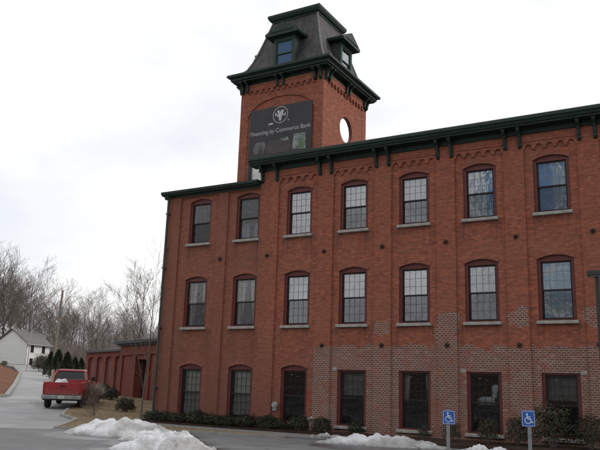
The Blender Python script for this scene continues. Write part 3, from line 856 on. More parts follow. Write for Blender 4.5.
m.prism([(.05, .72), (.45, .76), (.52, .62), (.2, .60)], 'y', yB - .0035, yB + .002, 2)
m.prism([(.70, .12), (1.42, .06), (1.40, .84), (.78, .88)], 'y', yB - .002, yB + .002, 2)
m.prism([(1.06, .11), (1.34, .08), (1.32, .58), (1.10, .60)], 'y', yB - .0045, yB + .002, 3)
m.build('picture', [M['pic_grey'], M['pic_brown'], M['pic_white'], M['pic_green']], ban)

# ------------------------------------------------------------------ low brick wing behind the corner
WA = math.atan2(-3.0, 7.03)
wing = thing('brick_wing', 'low bright red brick wing with panelled wall joining the side of the mill', 'brick building', (-28.8, 16.39, H(-28.8, 16.4) - .2), WA)
ww = 23.0; wt = 4.17 - wing.location.z
m = MB()
m.box(0, ww, 0, 7, -1.2, wt - .05)
bays = 13; bwid = ww / bays
for i in range(bays + 1):
    x = i * bwid; m.box(x - .28, x + .28, -.16, .05, -1.2, wt - .06)
for i in range(bays):
    a, b = i * bwid + .281, (i + 1) * bwid - .281
    poly = [(a, wt - .061), (a, wt - .75)]
    for q in range(9):
        t = math.pi * (1 - q / 8); poly.append(((a + b) / 2 + (b - a) / 2 * .999 * math.cos(t), wt - .70 + .22 * math.sin(t)))
    poly += [(b, wt - .75), (b, wt - .061)]
    m.prism(poly, 'y', -.157, .03)
m.build('wall', M['wing_brick'], wing)
m = MB(); m.prism([(-.35, wt), (-.35, wt - .16), (7.2, wt - .06), (7.2, wt + .1), (3.5, wt + .5)], 'x', -.3, ww); m.build('roof', M['slate'], wing)
# panel infill: tall boarded openings painted red
m = MB(); m.box(-.42, .42, -.02, .02, .9, wt - .85); bx = m.build('shutter', M['redwood'], wing); bx.location = (bwid / 2, 0, 0)
for i in range(1, 5): o = dup(bx, wing); o.location = (bwid * (i + .5), 0, 0)
# entry block with a flat dark roof
D0 = -1.0
m = MB(); m.box(8.7, 11.3, D0, -.17, -1.2, wt + .2); m.box(12.9, 22.0, D0, -.17, -1.2, wt + .2); m.box(11.3, 12.9, D0, -.17, 2.3, wt + .2); m.box(11.3, 12.9, -.5, -.17, -1.2, 2.3)
for x in (8.7, 10.9, 13.1, 15.4, 17.8, 20.2): m.box(x + .002, x + .4, D0 - .12, D0 + .02, -1.2, wt + .05)
m.box(8.702, 22, D0 - .118, D0 + .02, wt - .55, wt + .06)
m.build('entry_block', M['wing_brick'], wing)
m = MB(); m.box(8.3, 22.3, D0 - .5, -.1, wt + .2, wt + .38); m.box(8.5, 22.2, D0 - .3, -.1, wt + .08, wt + .199); m.build('entry_roof', M['green'], wing)
m = MB(); m.box(11.35, 12.85, -.56, -.502, -.8, 2.25); dr = m.build('door', M['sash'], wing)
m = MB(); m.box(11.5, 12.05, -.58, -.561, .7, 2.1); m.build('pane', M['glass'], dr)

# ------------------------------------------------------------------ white house up the road
M['siding_grey'] = plain('pale_clapboard', (.50, .49, .48), (.43, .42, .41), 2, .8)
M['siding'] = plain('white_clapboard', (.78, .78, .77), (.70, .70, .69), 2, .8)
M['shingle'] = plain('grey_shingle', (.20, .195, .19), (.14, .135, .13), 2, .9, .3, fine=8)
vx, vy = -.773, .634; rx, ry = .634, .773
e1 = (.669*rx + .743*vx, .669*ry + .743*vy)       # long side
ha = math.atan2(e1[1], e1[0])
hx, hy = -98.3, 67.3
house = thing('white_house', 'two-storey white clapboard house with grey gable roof beside the road', 'house', (hx, hy, 3.75), ha)
m = MB(); W, LL, ev, pk = 7.5, 6.4, 5.0, 7.5
# local x along the long side, local +y to the far gable corner
m.box(0, LL, 0, W, -1.2, ev)
for x0 in (0, LL): m.add([(x0, 0, ev), (x0, W, ev), (x0, W / 2, pk)], [(0, 1, 2)])
for k in range(22): m.box(-.02, LL + .02, -.02, -.001, -.4 + k * .24, -.4 + k * .24 + .2); m.box(-.02, -.001, 0, W, -.4 + k * .24, -.4 + k * .24 + .2)
m.build('wall', M['siding'], house)
m = MB(); m.prism([(-.45, ev - .18), (W / 2, pk + .08), (W + .45, ev - .18), (W + .45, ev - .02), (W / 2, pk + .26), (-.45, ev - .02)], 'x', -.35, LL + .35); rf = m.build('roof', M['shingle'], house)
m = MB(); m.box(-.5, LL + .4, -.60, -.46, ev - .26, ev - .12); m.box(-.05, .07, -.16, -.05, -.5, ev - .2); m.build('gutter', M['siding_grey'], house)
m = MB(); m.box(LL - 2.6, LL - 1.5, -.07, .05, -.9, 1.3); m.build('door', M['sash'], house)
m = MB(); m.box(-.5, .5, -.06, .05, 0, 1.4); hw0 = m.build('window', M['siding'], house)
m = MB(); m.quad((-.4, -.07, .1), (.4, -.07, .1), (.4, -.07, 1.3), (-.4, -.07, 1.3)); m.build('pane', M['sash'], hw0)
hw0.location = (1.5, 0, .8); hw0.scale = (1.1, 1, 1.1)
for (x, z) in ((1.5, 3.2), (4.6, 3.2)): o = dup(hw0, house); o.location = (x, 0, z)
# ------------------------------------------------------------------ pickup truck
M['truckred'] = plain('red_truck_paint', (.33, .012, .018), (.26, .011, .016), 3, .32, 0, .5)
M['truckred'].node_tree.nodes['Principled BSDF'].inputs['Coat Weight'].default_value = .5
def grime(m, z0, z1, col):
    nt = m.node_tree; bs = nt.nodes['Principled BSDF']; lk = bs.inputs['Base Color'].links[0].from_socket
    v = coords(nt); sz = N(nt, 'ShaderNodeSeparateXYZ'); L(nt, v, sz.inputs[0])
    e = mathn(nt, 'ADD', sz.outputs[2], mathn(nt, 'MULTIPLY', mathn(nt, 'SUBTRACT', noise_out(nt, v, 6, 5, .65), .5), .5))
    L(nt, mixc(nt, mathn(nt, 'MULTIPLY', ramp(nt, e, z1, z0), .6), lk, col), bs.inputs['Base Color'])
grime(M['truckred'], .5, 1.0, (.19, .13, .115))
M['tyre'] = plain('tyre_rubber', (.016, .016, .017), (.011, .011, .012), 6, .85, .2)
M['rim'] = plain('steel_rim', (.32, .32, .33), (.22, .22, .23), 5, .4, 0, .5, .7)
M['chrome'] = plain('dull_chrome', (.34, .34, .35), (.22, .22, .23), 3, .4, .05, .5, .6)
M['tlight'] = plain('tail_light_red', (.30, .012, .012), (.20, .01, .01), 4, .25)
M['black'] = plain('black_plastic', (.012, .012, .013), (.009, .009, .010), 4, .6)
M['carglass'] = glass_mat('tinted_car_glass', -.02, (.05, .055, .055), .0)
hdg = R(38.5)
tpx, tpy = -13.92, .45
pk_ = thing('pickup_truck', 'red pickup truck with a white heap in its open bed parked on the road', 'pickup truck', (tpx, tpy, H(tpx, tpy)), hdg)
# slope of the road under the truck
dfx, dfy = -math.sin(hdg), math.cos(hdg)
pk_.rotation_euler = (math.atan2(H(tpx + 3.2*dfx, tpy + 3.2*dfy) - H(tpx, tpy), 3.2), 0, hdg)
def arch(cy, r, zc, up=True, n=9):
    return [(cy + r * math.cos(math.pi * (1 - i / n)), zc + r * math.sin(math.pi * (1 - i / n))) for i in range(n + 1)]
m = MB()
hwid = .96
low = [(.04, .55), (.04, 1.30), (5.15, 1.22), (5.30, 1.10), (5.32, .55)]
side = [(.04, .60)] + arch(.95, .46, .52) + arch(4.25, .46, .52) + [(5.32, .60), (5.32, 1.02), (5.22, 1.14), (3.62, 1.27), (3.60, 1.33), (.04, 1.33)]
side = [p for p in side if p[1] >= .5]
for s in (-1, 1):
    xa, xb = sorted((s * hwid, s * (hwid - .09)))
    m.prism(side, 'x', xa, xb)
m.box(-.865, .865, .1, 2.0, .78, .84)                       # bed floor
m.box(-.865, .865, 1.93, 2.02, .841, 1.329)                 # front bed wall
m.prism([(3.5, .6), (5.28, .6), (5.30, 1.04), (5.2, 1.15), (3.64, 1.28), (3.5, 1.28)], 'x', -.868, .868)   # bonnet
m.box(-.866, .866, 2.021, 3.499, .6, .72)                   # cab floor
# cab: lower back panel and pillars, roof
def pil(a, b, w=.05):
    m.tube(a, b, w, w, 6, cap=True)
m.box(-.865, .865, 2.03, 2.10, 1.33, 1.42)
cab = {}
for s in (-1, 1):
    rb, rt = (s*.88, 2.08, 1.36), (s*.72, 2.42, 1.86)
    fb, ft = (s*.88, 3.62, 1.30), (s*.70, 3.10, 1.86)
    mbm, mtm = (s*.88, 2.75, 1.33), (s*.715, 2.74, 1.86)
    pil(rb, rt, .075); pil(fb, ft); pil(mbm, mtm)
    m.box(min(s*.80, s*.93), max(s*.80, s*.93), 2.03, 3.62, 1.28, 1.36)
rp = [(-.76, 2.34, 1.84), (.76, 2.34, 1.84), (.74, 3.16, 1.84), (-.74, 3.16, 1.84), (-.66, 2.42, 1.93), (.66, 2.42, 1.93), (.64, 3.08, 1.93), (-.64, 3.08, 1.93)]
m.add(rp, [(0,3,2,1),(4,5,6,7),(0,1,5,4),(1,2,6,5),(2,3,7,6),(3,0,4,7)])
bevel(m.build('body', M['truckred'], pk_), .02)
m = MB(); m.box(-.855, .855, .0, .07, .72, 1.325); m.box(-.7, .7, -.008, .001, .84, .95); tg = bevel(m.build('tailgate', M['truckred'], pk_), .015)
m = MB(); m.box(-.12, .12, -.02, -.009, 1.10, 1.17); m.build('handle', M['black'], tg)
m = MB(); m.box(-.6, .6, -.0125, -.0085, .985, 1.01); m.build('trim', M['pic_brown'], tg)
m = MB(); m.box(-.97, .97, -.16, .0, .50, .70); bevel(m.build('rear_bumper', M['chrome'], pk_), .03)
m = MB(); m.box(-.16, .16, -.175, -.161, .53, .67); m.build('number_plate', M['print'], pk_)
m = MB(); m.box(-.95, .95, .1, 5.1, .42, .6); m.build('chassis', M['black'], pk_)
m = MB(); m.box(-.97, .97, 5.3, 5.45, .5, .72); bevel(m.build('front_bumper', M['chrome'], pk_), .03)
for s in (-1, 1):
    m = MB(); xa, xb = sorted((s*.862, s*.955)); m.box(xa, xb, -.005, .039, .84, 1.25); m.build('tail_light', M['tlight'], pk_)
    m = MB(); m.quad((s*.885, 2.16, 1.37), (s*.885, 2.72, 1.37), (s*.73, 2.72, 1.84), (s*.73, 2.46, 1.84)); m.quad((s*.885, 2.78, 1.37), (s*.885, 3.54, 1.37), (s*.725, 3.12, 1.84), (s*.73, 2.78, 1.84))
    m.build('side_window', M['carglass'], pk_)
    m = MB(); xa, xb = sorted((s*.95, s*1.14)); m.box(xa, xb, 3.30, 3.40, 1.33, 1.55); bevel(m.build('mirror', M['black'], pk_), .02)
m = MB(); m.quad((-.84, 2.11, 1.40), (.84, 2.11, 1.40), (.68, 2.40, 1.85), (-.68, 2.40, 1.85)); m.build('rear_window', M['carglass'], pk_)
m = MB(); m.quad((-.84, 3.58, 1.31), (.84, 3.58, 1.31), (.67, 3.10, 1.85), (-.67, 3.10, 1.85)); m.build('windscreen', M['carglass'], pk_)
for s in (-1, 1):
    m = MB(); xa, xb = sorted((s*.958, s*.966)); m.prism([(2.12, .66), (3.42, .66), (3.50, .8), (3.50, 1.26), (2.12, 1.30)], 'x', xa, xb); d_ = m.build('door', M['truckred'], pk_)
    m = MB(); xa, xb = sorted((s*.964, s*.985)); m.box(xa, xb, 2.22, 2.40, 1.12, 1.17); m.build('handle', M['black'], d_)
    m = MB(); xa, xb = sorted((s*.955, s*.963)); m.box(xa, xb, 2.085, 2.11, .62, 1.32); m.build('panel_gap', M['black'], pk_)
m = MB(); m.box(-.8, .8, 2.5, 2.75, .72, 1.45); bevel(m.build('bench_seat', M['black'], pk_), .06)
m = MB(); m.lathe([(.20, .10), (.22, .12), (.34, .13), (.375, .09), (.385, 0), (.375, -.09), (.34, -.13), (.22, -.12), (.20, -.10)], (0, 0, 0), 22, 'x'); wh0 = m.build('wheel', M['tyre'], pk_, True)
m = MB(); m.lathe([(.05, -.09), (.12, -.115), (.21, -.10), (.215, -.02), (.215, .02), (.21, .10), (.12, .115), (.05, .09)], (0, 0, 0), 18, 'x'); m.build('rim', M['rim'], wh0, True)
first = True
for s in (-1, 1):
    for y in (.95, 4.25):
        o = wh0 if first else dup(wh0, pk_); first = False
        o.location = (s * .82, y, .385)

# ------------------------------------------------------------------ snow
def snow_mat():
    m, nt, bs = nodes('old_snow'); v = coords(nt)
    d = ramp(nt, noise_out(nt, v, 1.3, 7, .68), .44, .70)
    c = mixc(nt, mathn(nt, 'MULTIPLY', d, .85), (.70, .71, .74), (.24, .23, .22))
    d2 = ramp(nt, noise_out(nt, v, .75, 5, .6), .46, .62)
    c = mixc(nt, mathn(nt, 'MULTIPLY', d2, .55), c, (.30, .29, .28))
    g = ramp(nt, noise_out(nt, v, 14, 4, .6), .54, .70)
    c = mixc(nt, mathn(nt, 'MULTIPLY', g, .35), c, (.22, .20, .18))
    L(nt, c, bs.inputs['Base Color']); bs.inputs['Roughness'].default_value = .75; bs.inputs['Specular IOR Level'].default_value = .3
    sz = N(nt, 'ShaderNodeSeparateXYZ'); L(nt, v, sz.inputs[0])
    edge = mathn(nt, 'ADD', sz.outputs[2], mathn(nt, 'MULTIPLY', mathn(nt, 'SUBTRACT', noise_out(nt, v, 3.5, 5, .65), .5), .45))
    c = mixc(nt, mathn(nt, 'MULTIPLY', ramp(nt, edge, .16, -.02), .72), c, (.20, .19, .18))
    L(nt, c, bs.inputs['Base Color'])
    bump(nt, bs, noise_out(nt, v, 9, 6, .65), .9, .08)
    return m
M['snow'] = snow_mat()
def snow_pile(label, cx, cy, rx_, ry_, rot, hgt, seed, base=0., group=None, lumps=.35):
    m = MB(); n, k = 120, 36; rows = []
    for j in range(k + 1):
        q = j / k; row = []
        for i in range(n):
            a = 2 * math.pi * i / n
            e = 1 + .30 * noise.noise(Vector((math.cos(a) * 1.5 + seed, math.sin(a) * 1.5, seed))) + .10 * noise.noise(Vector((math.cos(a) * 5, math.sin(a) * 5, seed)))
            lx, ly = rx_ * q * e * math.cos(a), ry_ * q * e * math.sin(a)
            lx += .10 * noise.noise(Vector((a * 6, q * 3, seed))) * q; ly += .10 * noise.noise(Vector((a * 6, q * 3, seed + 9))) * q
            z = hgt * (1 - q ** 2.0) * (1 + lumps * noise.noise(Vector((lx * 1.6 + seed, ly * 1.6, 2)))) + .15 * noise.noise(Vector((lx * 3.6, ly * 3.6, seed))) * (1 - q * q) + .05 * noise.noise(Vector((lx * 13, ly * 13, seed)))
            if j == k: z = -.12
            row.append((lx, ly, z))
        rows.append(row)
    m.v = [p for r in rows for p in r]
    for j in range(k):
        for i in range(n): m.f.append([j*n+i, j*n+(i+1) % n, (j+1)*n+(i+1) % n, (j+1)*n+i]); m.m.append(0)
    o = m.build('snow_pile', M['snow'], None, True); o.location = (cx, cy, H(cx, cy) + base); o.rotation_euler = (0, 0, rot)
    return tag(o, label, 'snow pile', group)
snow_pile('wide grainy snow pile on the kerb corner of the dry lawn, behind the other', -2.4, -7.3, 2.0, 1.35, R(30), .44, 3, 0, 'snow piles')
snow_pile('clean rounded snow pile closest to the camera on the dark asphalt', 3.1, -11.4, 1.35, 1.0, R(30), .44, 11, 0, 'snow piles')
snow_pile('low grey slushy snow bank between the two white piles on the island', 0.2, -8.4, 1.1, .9, R(30), .25, 21, 0, 'snow piles')
snow_pile('long low snow bank along the planting bed under the fourth and fifth windows', 5.6, -4.0, 1.95, .62, R(13), .28, 31, .0, 'snow piles')
snow_pile('thin snow patch behind the two blue parking signs', 9.0, -4.1, .95, .42, R(25), .15, 41, 0, 'snow piles')
snow_pile('thin dirty snow strip at the end of the path beside a standpipe', 3.0, -2.7, .6, .22, R(8), .07, 51, .07, 'snow piles')
# white heap in the truck bed
m = MB(); n, k = 30, 10
for j in range(k + 1):
    for i in range(n):
        a = 2*math.pi*i/n; q = j / k
        lx, ly = .56 * q * math.cos(a), .72 * q * math.sin(a)
        z = .56 * (1 - q**3) * (1 + .5 * noise.noise(Vector((lx*3, ly*3, 5)))) - (.02 if j == k else 0)
        m.v.append((lx, ly, z))
for j in range(k):
    for i in range(n): m.f.append([j*n+i, j*n+(i+1) % n, (j+1)*n+(i+1) % n, (j+1)*n+i]); m.m.append(0)
o = m.build('snow_heap', M['snow'], None, True)
T = Matrix.Translation(pk_.location) @ pk_.rotation_euler.to_matrix().to_4x4()
o.matrix_world = T @ Matrix.Translation((-.22, .85, .86)); tag(o, 'white snow heap lying in the red truck bed', 'snow heap')
# pale boards standing in the bed
M['ply'] = plain('pale_plywood', (.55, .46, .33), (.45, .38, .27), 3, .8)
m = MB(); m.box(-.03, .03, -.28, .28, 0, 1.06); o = m.build('plywood_board', M['ply']); o.matrix_world = T @ Matrix.Translation((-.80, 1.5, .845)); tag(o, 'pale plywood board standing upright in the truck bed', 'board')

# ------------------------------------------------------------------ parking signs
M['blue'] = plain('blue_sign_paint', (.015, .10, .42), (.012, .085, .36), 3, .45)
M['signwhite'] = plain('white_sign_paint', (.72, .74, .76), (.66, .68, .70), 3, .45)
M['galv'] = plain('galvanised_post', (.26, .27, .28), (.19, .20, .21), 5, .5, .1, .5, .4)
def park_sign(label, x, y, top, w, h, rz, tilt):
    t = thing('parking_sign', label, 'parking sign', (x, y, H(x, y)), rz, 'disabled parking signs')
    m = MB()
    m.box(-.03, .03, .012, .045, -.2, top + .02); m.box(-.045, -.03, .012, .02, -.2, top + .02); m.box(.03, .045, .012, .02, -.2, top + .02)
    m.build('post', M['galv'], t)
    m = MB(); m.box(-w/2, w/2, -.004, .004, top - h, top)
    pl = bevel(m.build('sign_plate', M['blue'], t), .003); 
    m = MB(); s = min(w, h * .92) * .86; cx, cz = 0, top - h / 2
    def stroke(pts, r):
        for a, b in zip(pts, pts[1:]):
            a = Vector((a[0]*s + cx, a[1]*s + cz)); b = Vector((b[0]*s + cx, b[1]*s + cz)); d = (b - a).normalized(); nn = Vector((-d.y, d.x)) * r * s; d *= r * s * .6
            m.prism([tuple(a - d + nn), tuple(b + d + nn), tuple(b + d - nn), tuple(a - d - nn)], 'y', -.0075, -.0045)
    hd = [(cx + s*(-.10 + .075*math.cos(2*math.pi*i/14)), cz + s*(.40 + .075*math.sin(2*math.pi*i/14))) for i in range(14)]
    m.prism(hd, 'y', -.0075, -.0045)
    stroke([(-.10, .30), (-.06, -.02), (.18, -.02), (.27, -.34), (.37, -.30)], .05)
    stroke([(-.08, .15), (.16, .15)], .04)
    arcp = [(-.04 + .27*math.cos(R(a)), -.16 + .27*math.sin(R(a))) for a in range(120, 361, 20)]
    stroke(arcp, .035)
    m.build('wheelchair_symbol', M['signwhite'], pl)
    m = MB(); b = .012
    for (x0, x1, z0_, z1_) in ((-w/2+b, w/2-b, top-b-.008, top-b), (-w/2+b, w/2-b, top-h+b, top-h+b+.008), (-w/2+b, -w/2+b+.008, top-h+b+.0081, top-b-.0081), (w/2-b-.008, w/2-b, top-h+b+.0081, top-b-.0081)):
        m.box(x0, x1, -.0065, -.0045, z0_, z1_)
    m.build('border', M['signwhite'], pl)
    pl.rotation_euler = (0, tilt, 0)
    return t
park_sign('shorter blue wheelchair parking sign standing before the pier between fifth and sixth windows', 9.19, -8.08, 1.25, .30, .335, R(22), R(1))
park_sign('taller blue wheelchair parking sign standing before the brown bushes by the lamp post', 10.94, -7.07, 1.31, .32, .385, R(18), R(-1))

# ------------------------------------------------------------------ lamp post at the edge
M['bronze'] = plain('dark_bronze_metal', (.022, .022, .018), (.016, .016, .013), 4, .5)
lp = thing('lamp_post', 'dark square lamp post with a flat box head in front of the mill', 'lamp post', (12.13, -2.75, H(12.2, -2.75)))
m = MB(); m.box(-.055, .055, -.055, .055, 0, 5.30); bevel(m.build('post', M['bronze'], lp), .01)
m = MB(); m.box(-.13, .13, -.13, .13, 0, .16); m.lathe([(.2, -.3), (.2, .001)], n=16); m.build('base', M['bronze'], lp)
m = MB(); m.box(-.26, .54, -.2, .2, 5.30, 5.46); hd = bevel(m.build('lamp_head', M['bronze'], lp), .02)
m = MB(); m.box(-.20, .48, -.15, .15, 5.285, 5.299); m.build('lens', M['print'], hd)

# ------------------------------------------------------------------ plants
def leafball(seed, n, rad, leaf, flat=1., lump=.25, core=.75):
    r = random.Random(seed); m = MB()
    for _ in range(n):
        d = Vector((r.gauss(0, 1), r.gauss(0, 1), r.gauss(0, 1))).normalized()
        if d.z < -.55: d.z = -d.z
        k = 1 + lump * noise.noise(d * 2.2 + Vector((seed, 0, 0))) + lump * .6 * noise.noise(d * 5 + Vector((0, seed, 0)))
        p = d * rad * k * (core + (1 - core) * r.random() ** .5); p.z *= flat
        nrm = (d + Vector((r.uniform(-.9, .9), r.uniform(-.9, .9), r.uniform(-.5, .9)))).normalized()
        u = nrm.orthogonal().normalized(); u = Matrix.Rotation(r.uniform(0, 6.28), 3, nrm) @ u; w = nrm.cross(u)
        s = leaf * r.uniform(.6, 1.3)
        m.add([p - u*s, p + w*s*.45, p + u*s, p - w*s*.45], [(0, 1, 2, 3)], 0 if r.random() < .7 else 1)
    return m
def leafmat(name, c, rough=.6):
    m, nt, bs = nodes(name)
    oi = N(nt, 'ShaderNodeNewGeometry')
    k = mixc(nt, oi.outputs['Random Per Island'], tuple(x * .6 for x in c), tuple(min(1, x * 1.4) for x in c))
    L(nt, k, bs.inputs['Base Color']); bs.inputs['Roughness'].default_value = rough; bs.inputs['Specular IOR Level'].default_value = .3
    return m
M['boxleaf'] = leafmat('boxwood_leaf', (.020, .026, .014)); M['boxleaf2'] = leafmat('boxwood_brown_leaf', (.045, .040, .020))
M['rholeaf'] = leafmat('rhododendron_leaf', (.030, .036, .019)); M['rholeaf2'] = leafmat('dry_brown_leaf', (.075, .050, .030))
M['bark'] = plain('grey_bark', (.16, .145, .13), (.095, .085, .078), 6, .9, .4, .1)
M['wood_bark'] = plain('hillside_bark', (.125, .108, .098), (.08, .07, .064), .6, .9, 0, .1)
M['twig'] = plain('hillside_twig', (.205, .172, .155), (.14, .118, .105), .5, .9, 0, .1)
def stems(seed, n, h, spread, r0=.012):
    r = random.Random(seed); m = MB()
    for _ in range(n):
        a = r.uniform(0, 6.28); q = spread * r.random()
        m.tube((.05*math.cos(a), .05*math.sin(a), -.05), (q*math.cos(a), q*math.sin(a), h * r.uniform(.6, 1)), r0, r0*.4, 4)
    return m
def shrub_proto(seed, n, rad, leaf, flat, mats, name, lump=.25, core=.75):
    root = bpy.data.objects.new(name, None); COL.objects.link(root)
    mb_ = leafball(seed, n, rad, leaf, flat, lump, core); o = mb_.build('foliage', mats, root, False, False); o.location = (0, 0, rad * flat * .78)
    stems(seed, 14, rad * flat * 1.3, rad * .6).build('stem', M['bark'], root)
    return root
bp = [shrub_proto(s, 3400, .42, .030, .82, [M['boxleaf'], M['boxleaf2']], 'round_shrub', .5, .6) for s in (1, 2, 3)]
used = set()
SHN = ['first', 'second', 'third', 'fourth', 'fifth', 'sixth', 'seventh', 'eighth', 'ninth']
spots = [(-6.75, .40), (-6.0, .46), (-5.2, .44), (-4.35, .5), (-3.55, .42), (-2.75, .5), (-1.85, .48), (-.75, .46), (-.15, .40)]
for i, (x, s) in enumerate(spots):
    p = bp[i % 3]
    o = p if i < 3 else dup(p)
    sc = s / .42
    o.location = (x, -.78 + .08 * math.sin(i * 2.3), .10); o.scale = (sc * 1.12, sc, sc * (.66 + .10 * math.cos(i * 1.9))); o.rotation_euler = (0, 0, i * 1.7)
    tag(o, f'dark clipped round shrub at the mill foot, {SHN[i]} from the drainpipe corner', 'shrub', 'round shrubs along the mill wall')
for i, (x, s, lab) in enumerate([(.75, .40, 'small dark shrub beside the pale standpipe'), (1.75, .36, 'small dark shrub under the fourth ground-floor window beside the standpipe'), (3.2, .30, 'low dark shrub at the start of the snow bank under the wall')]):
    o = dup(bp[i]); sc = s / .42; o.location = (x, -.85, .10); o.scale = (sc, sc, sc); o.rotation_euler = (0, 0, 2 + i)
    tag(o, lab, 'shrub', 'small shrubs under the flat-headed windows')
rp_ = [shrub_proto(s, 1900, .8, .055, .95, [M['rholeaf'], M['rholeaf2']], 'evergreen_bush', .45, .35) for s in (11, 12)]
big = [(7.0, -1.3, .40, 'low dark evergreen bush behind the first blue sign'), (8.25, -1.25, .52, 'brownish evergreen bush in front of the sixth ground-floor window'), (9.2, -1.1, .56, 'tall brownish evergreen bush against the pier between the sixth and seventh windows'),
       (10.3, -1.2, .84, 'largest evergreen bush, covering the lower half of the seventh ground-floor window'), (11.45, -1.2, .66, 'dark evergreen bush at the foot of the lamp post'), (12.6, -1.2, .7, 'dense evergreen bush just past the lamp post'), (5.9, -1.0, .30, 'smallest evergreen bush, half behind the snow bank')]
for i, (x, y, s, lab) in enumerate(big):
    o = rp_[i % 2] if i < 2 else dup(rp_[i % 2])
    k = s / .8; o.location = (x, y, .08); o.scale = (k * .85, k * .7, k); o.rotation_euler = (0, 0, i * 2.1)
    tag(o, lab, 'bush', 'evergreen bushes along the mill')

# bare deciduous trees
def bare_tree(seed, h, r0, nb, up, depth=4, twig_r=.012, first=.3, gnarl=.18, seg=4):
    r = random.Random(seed); tr = MB(); cr = MB()
    def grow(p, d, length, rad, lv):
        mb_ = tr if lv <= 1 else cr
        sides = 7 if lv == 0 else 5 if lv == 1 else 3
        n = seg if lv < 2 else 3
        q = p.copy(); dd = d.copy(); pts = [(q.copy(), dd.copy(), rad)]
        for i in range(n):
            dd = (dd + Vector((r.gauss(0, gnarl * (.3 if lv == 0 else 1)), r.gauss(0, gnarl * (.3 if lv == 0 else 1)), r.gauss(0, gnarl * .5) + (.06 if lv else .02)))).normalized()
            e = q + dd * (length / n); ra = rad * (1 - .75 * i / n); rb = max(twig_r * .5, rad * (1 - .75 * (i + 1) / n))
            mb_.tube(q, e, max(ra, twig_r * .55), rb, sides); q = e; pts.append((q.copy(), dd.copy(), rb))
        if lv >= depth: return
        kids = nb[lv]
        for k in range(kids):
            t = first + (1 - first) * (k + r.random()) / kids if lv == 0 else .2 + .8 * (k + r.random()) / kids
            j = min(n - 1, int(t * n)); f = t * n - j
            a, da, ra = pts[j]; b, db, rb = pts[j + 1]
            s = a.lerp(b, min(1, f)); side = da.orthogonal().normalized(); side = Matrix.Rotation(r.uniform(0, 6.28), 3, da) @ side
            nd = (da * up + side * (1 - up * .4) + Vector((0, 0, .15))).normalized()
            ln = length * r.uniform(.42, .62) * (1.15 - .5 * t if lv == 0 else 1.05 - .35 * t)
            grow(s, nd, ln, max(twig_r * .7, (ra + (rb - ra) * f) * r.uniform(.45, .65)), lv + 1)
    grow(Vector((0, 0, -.3)), Vector((0, 0, 1)), h, r0, 0)
    return tr, cr
def tree_thing(name, seed, mats, **k):
    tr, cr = bare_tree(seed, **k)
    root = bpy.data.objects.new(name, None); COL.objects.link(root)
    tr.build('trunk', mats[0], root, True, False); cr.build('crown', mats[1], root, False, False)
    return root
M['paletwig'] = plain('pale_twig', (.20, .185, .165), (.13, .12, .11), 4, .9, 0, .1)
t = tree_thing('young_tree', 5, [M['bark'], M['paletwig']], h=6.5, r0=.07, nb=(12, 5, 3, 2), up=.84, depth=3, twig_r=.009, first=.24, gnarl=.09)
t.location = (-6.6, -1.75, .05); t.rotation_euler = (0, 0, 2.6); t.scale = (.66, .66, .9)
tag(t, 'slender young bare tree with pale trunk in front of the mill corner', 'tree')
t = tree_thing('bare_shrub', 15, [M['wood_bark'], M['twig']], h=1.3, r0=.022, nb=(14, 7, 4), up=.6, depth=3, twig_r=.006, first=.05, gnarl=.2)
t.location = (-9.6, -1.5, .12); t.scale = (1, 1, 1.05); tag(t, 'small bare brown shrub on the lawn corner beside the red truck', 'shrub')
# forest on the hillside
protos = []
for s, (h, nb) in enumerate([(17, (16, 8, 6, 4)), (19, (18, 8, 6, 4)), (15, (14, 9, 6, 4)), (20, (15, 9, 6, 4)), (16, (17, 8, 6, 4))]):
    protos.append(tree_thing('bare_tree', 100 + s, [M['wood_bark'], M['twig']], h=h, r0=.20, nb=nb, up=.72 + .05 * (s % 3), depth=4 if False else 3, twig_r=.034, first=.28, gnarl=.13))
CX, CY, CZ = 15.283, -26.059, 1.6
def at(px, depth):
    """world point on the ground under a viewing azimuth at a distance"""
    az = R(30.42) - math.atan((px - 300) / 722.)
    d = depth / math.cos(math.atan((px - 300) / 722.))
    return CX - d * math.sin(az), CY + d * math.cos(az)
rr = random.Random(42); k = 0
GR = 'bare trees of the wood on the hillside'
for row, (dep, n) in enumerate([(150, 11), (165, 13), (182, 14), (202, 16), (226, 18)]):
    for i in range(n):
        px = -45 + 235 * (i + rr.uniform(.1, .9)) / n
        d = dep + rr.uniform(-7, 7)
        x, y = at(px, d)
        p = protos[k % 5]; o = p if k < 5 else dup(p)
        sc = rr.uniform(.66, .88) * (1.04 - .0026 * max(0, px)) * (1.12 if px < 20 else 1)
        o.location = (x, y, H(x, y) - .1); o.rotation_euler = (rr.uniform(-.05, .05), rr.uniform(-.05, .05), rr.uniform(0, 6.28)); o.scale = (sc, sc, sc)
        tag(o, 'tall bare grey tree among many on the wooded hillside beyond the house', 'tree', GR); k += 1
# one leaning dark trunk stands clear at the edge of the wood, two taller ones by the corner of the mill
for (px, d, sc, s, lab) in [(14, 142, .92, 1, 'dark forked bare tree leaning out at the edge of the wood above the white house'), (146, 112, .66, 3, 'bare tree rising above the wing roof close to the mill corner'), (130, 108, .42, 2, 'short bare tree behind the low brick wing'), (104, 112, .42, 4, 'twiggy bare tree over the far end of the low wing')]:
    x, y = at(px, d); o = dup(protos[s]); o.location = (x, y, H(x, y) - .1); o.scale = (sc, sc, sc); o.rotation_euler = (0, .16 if px < 20 else 0, 2.2 + px)
    tag(o, lab, 'tree')
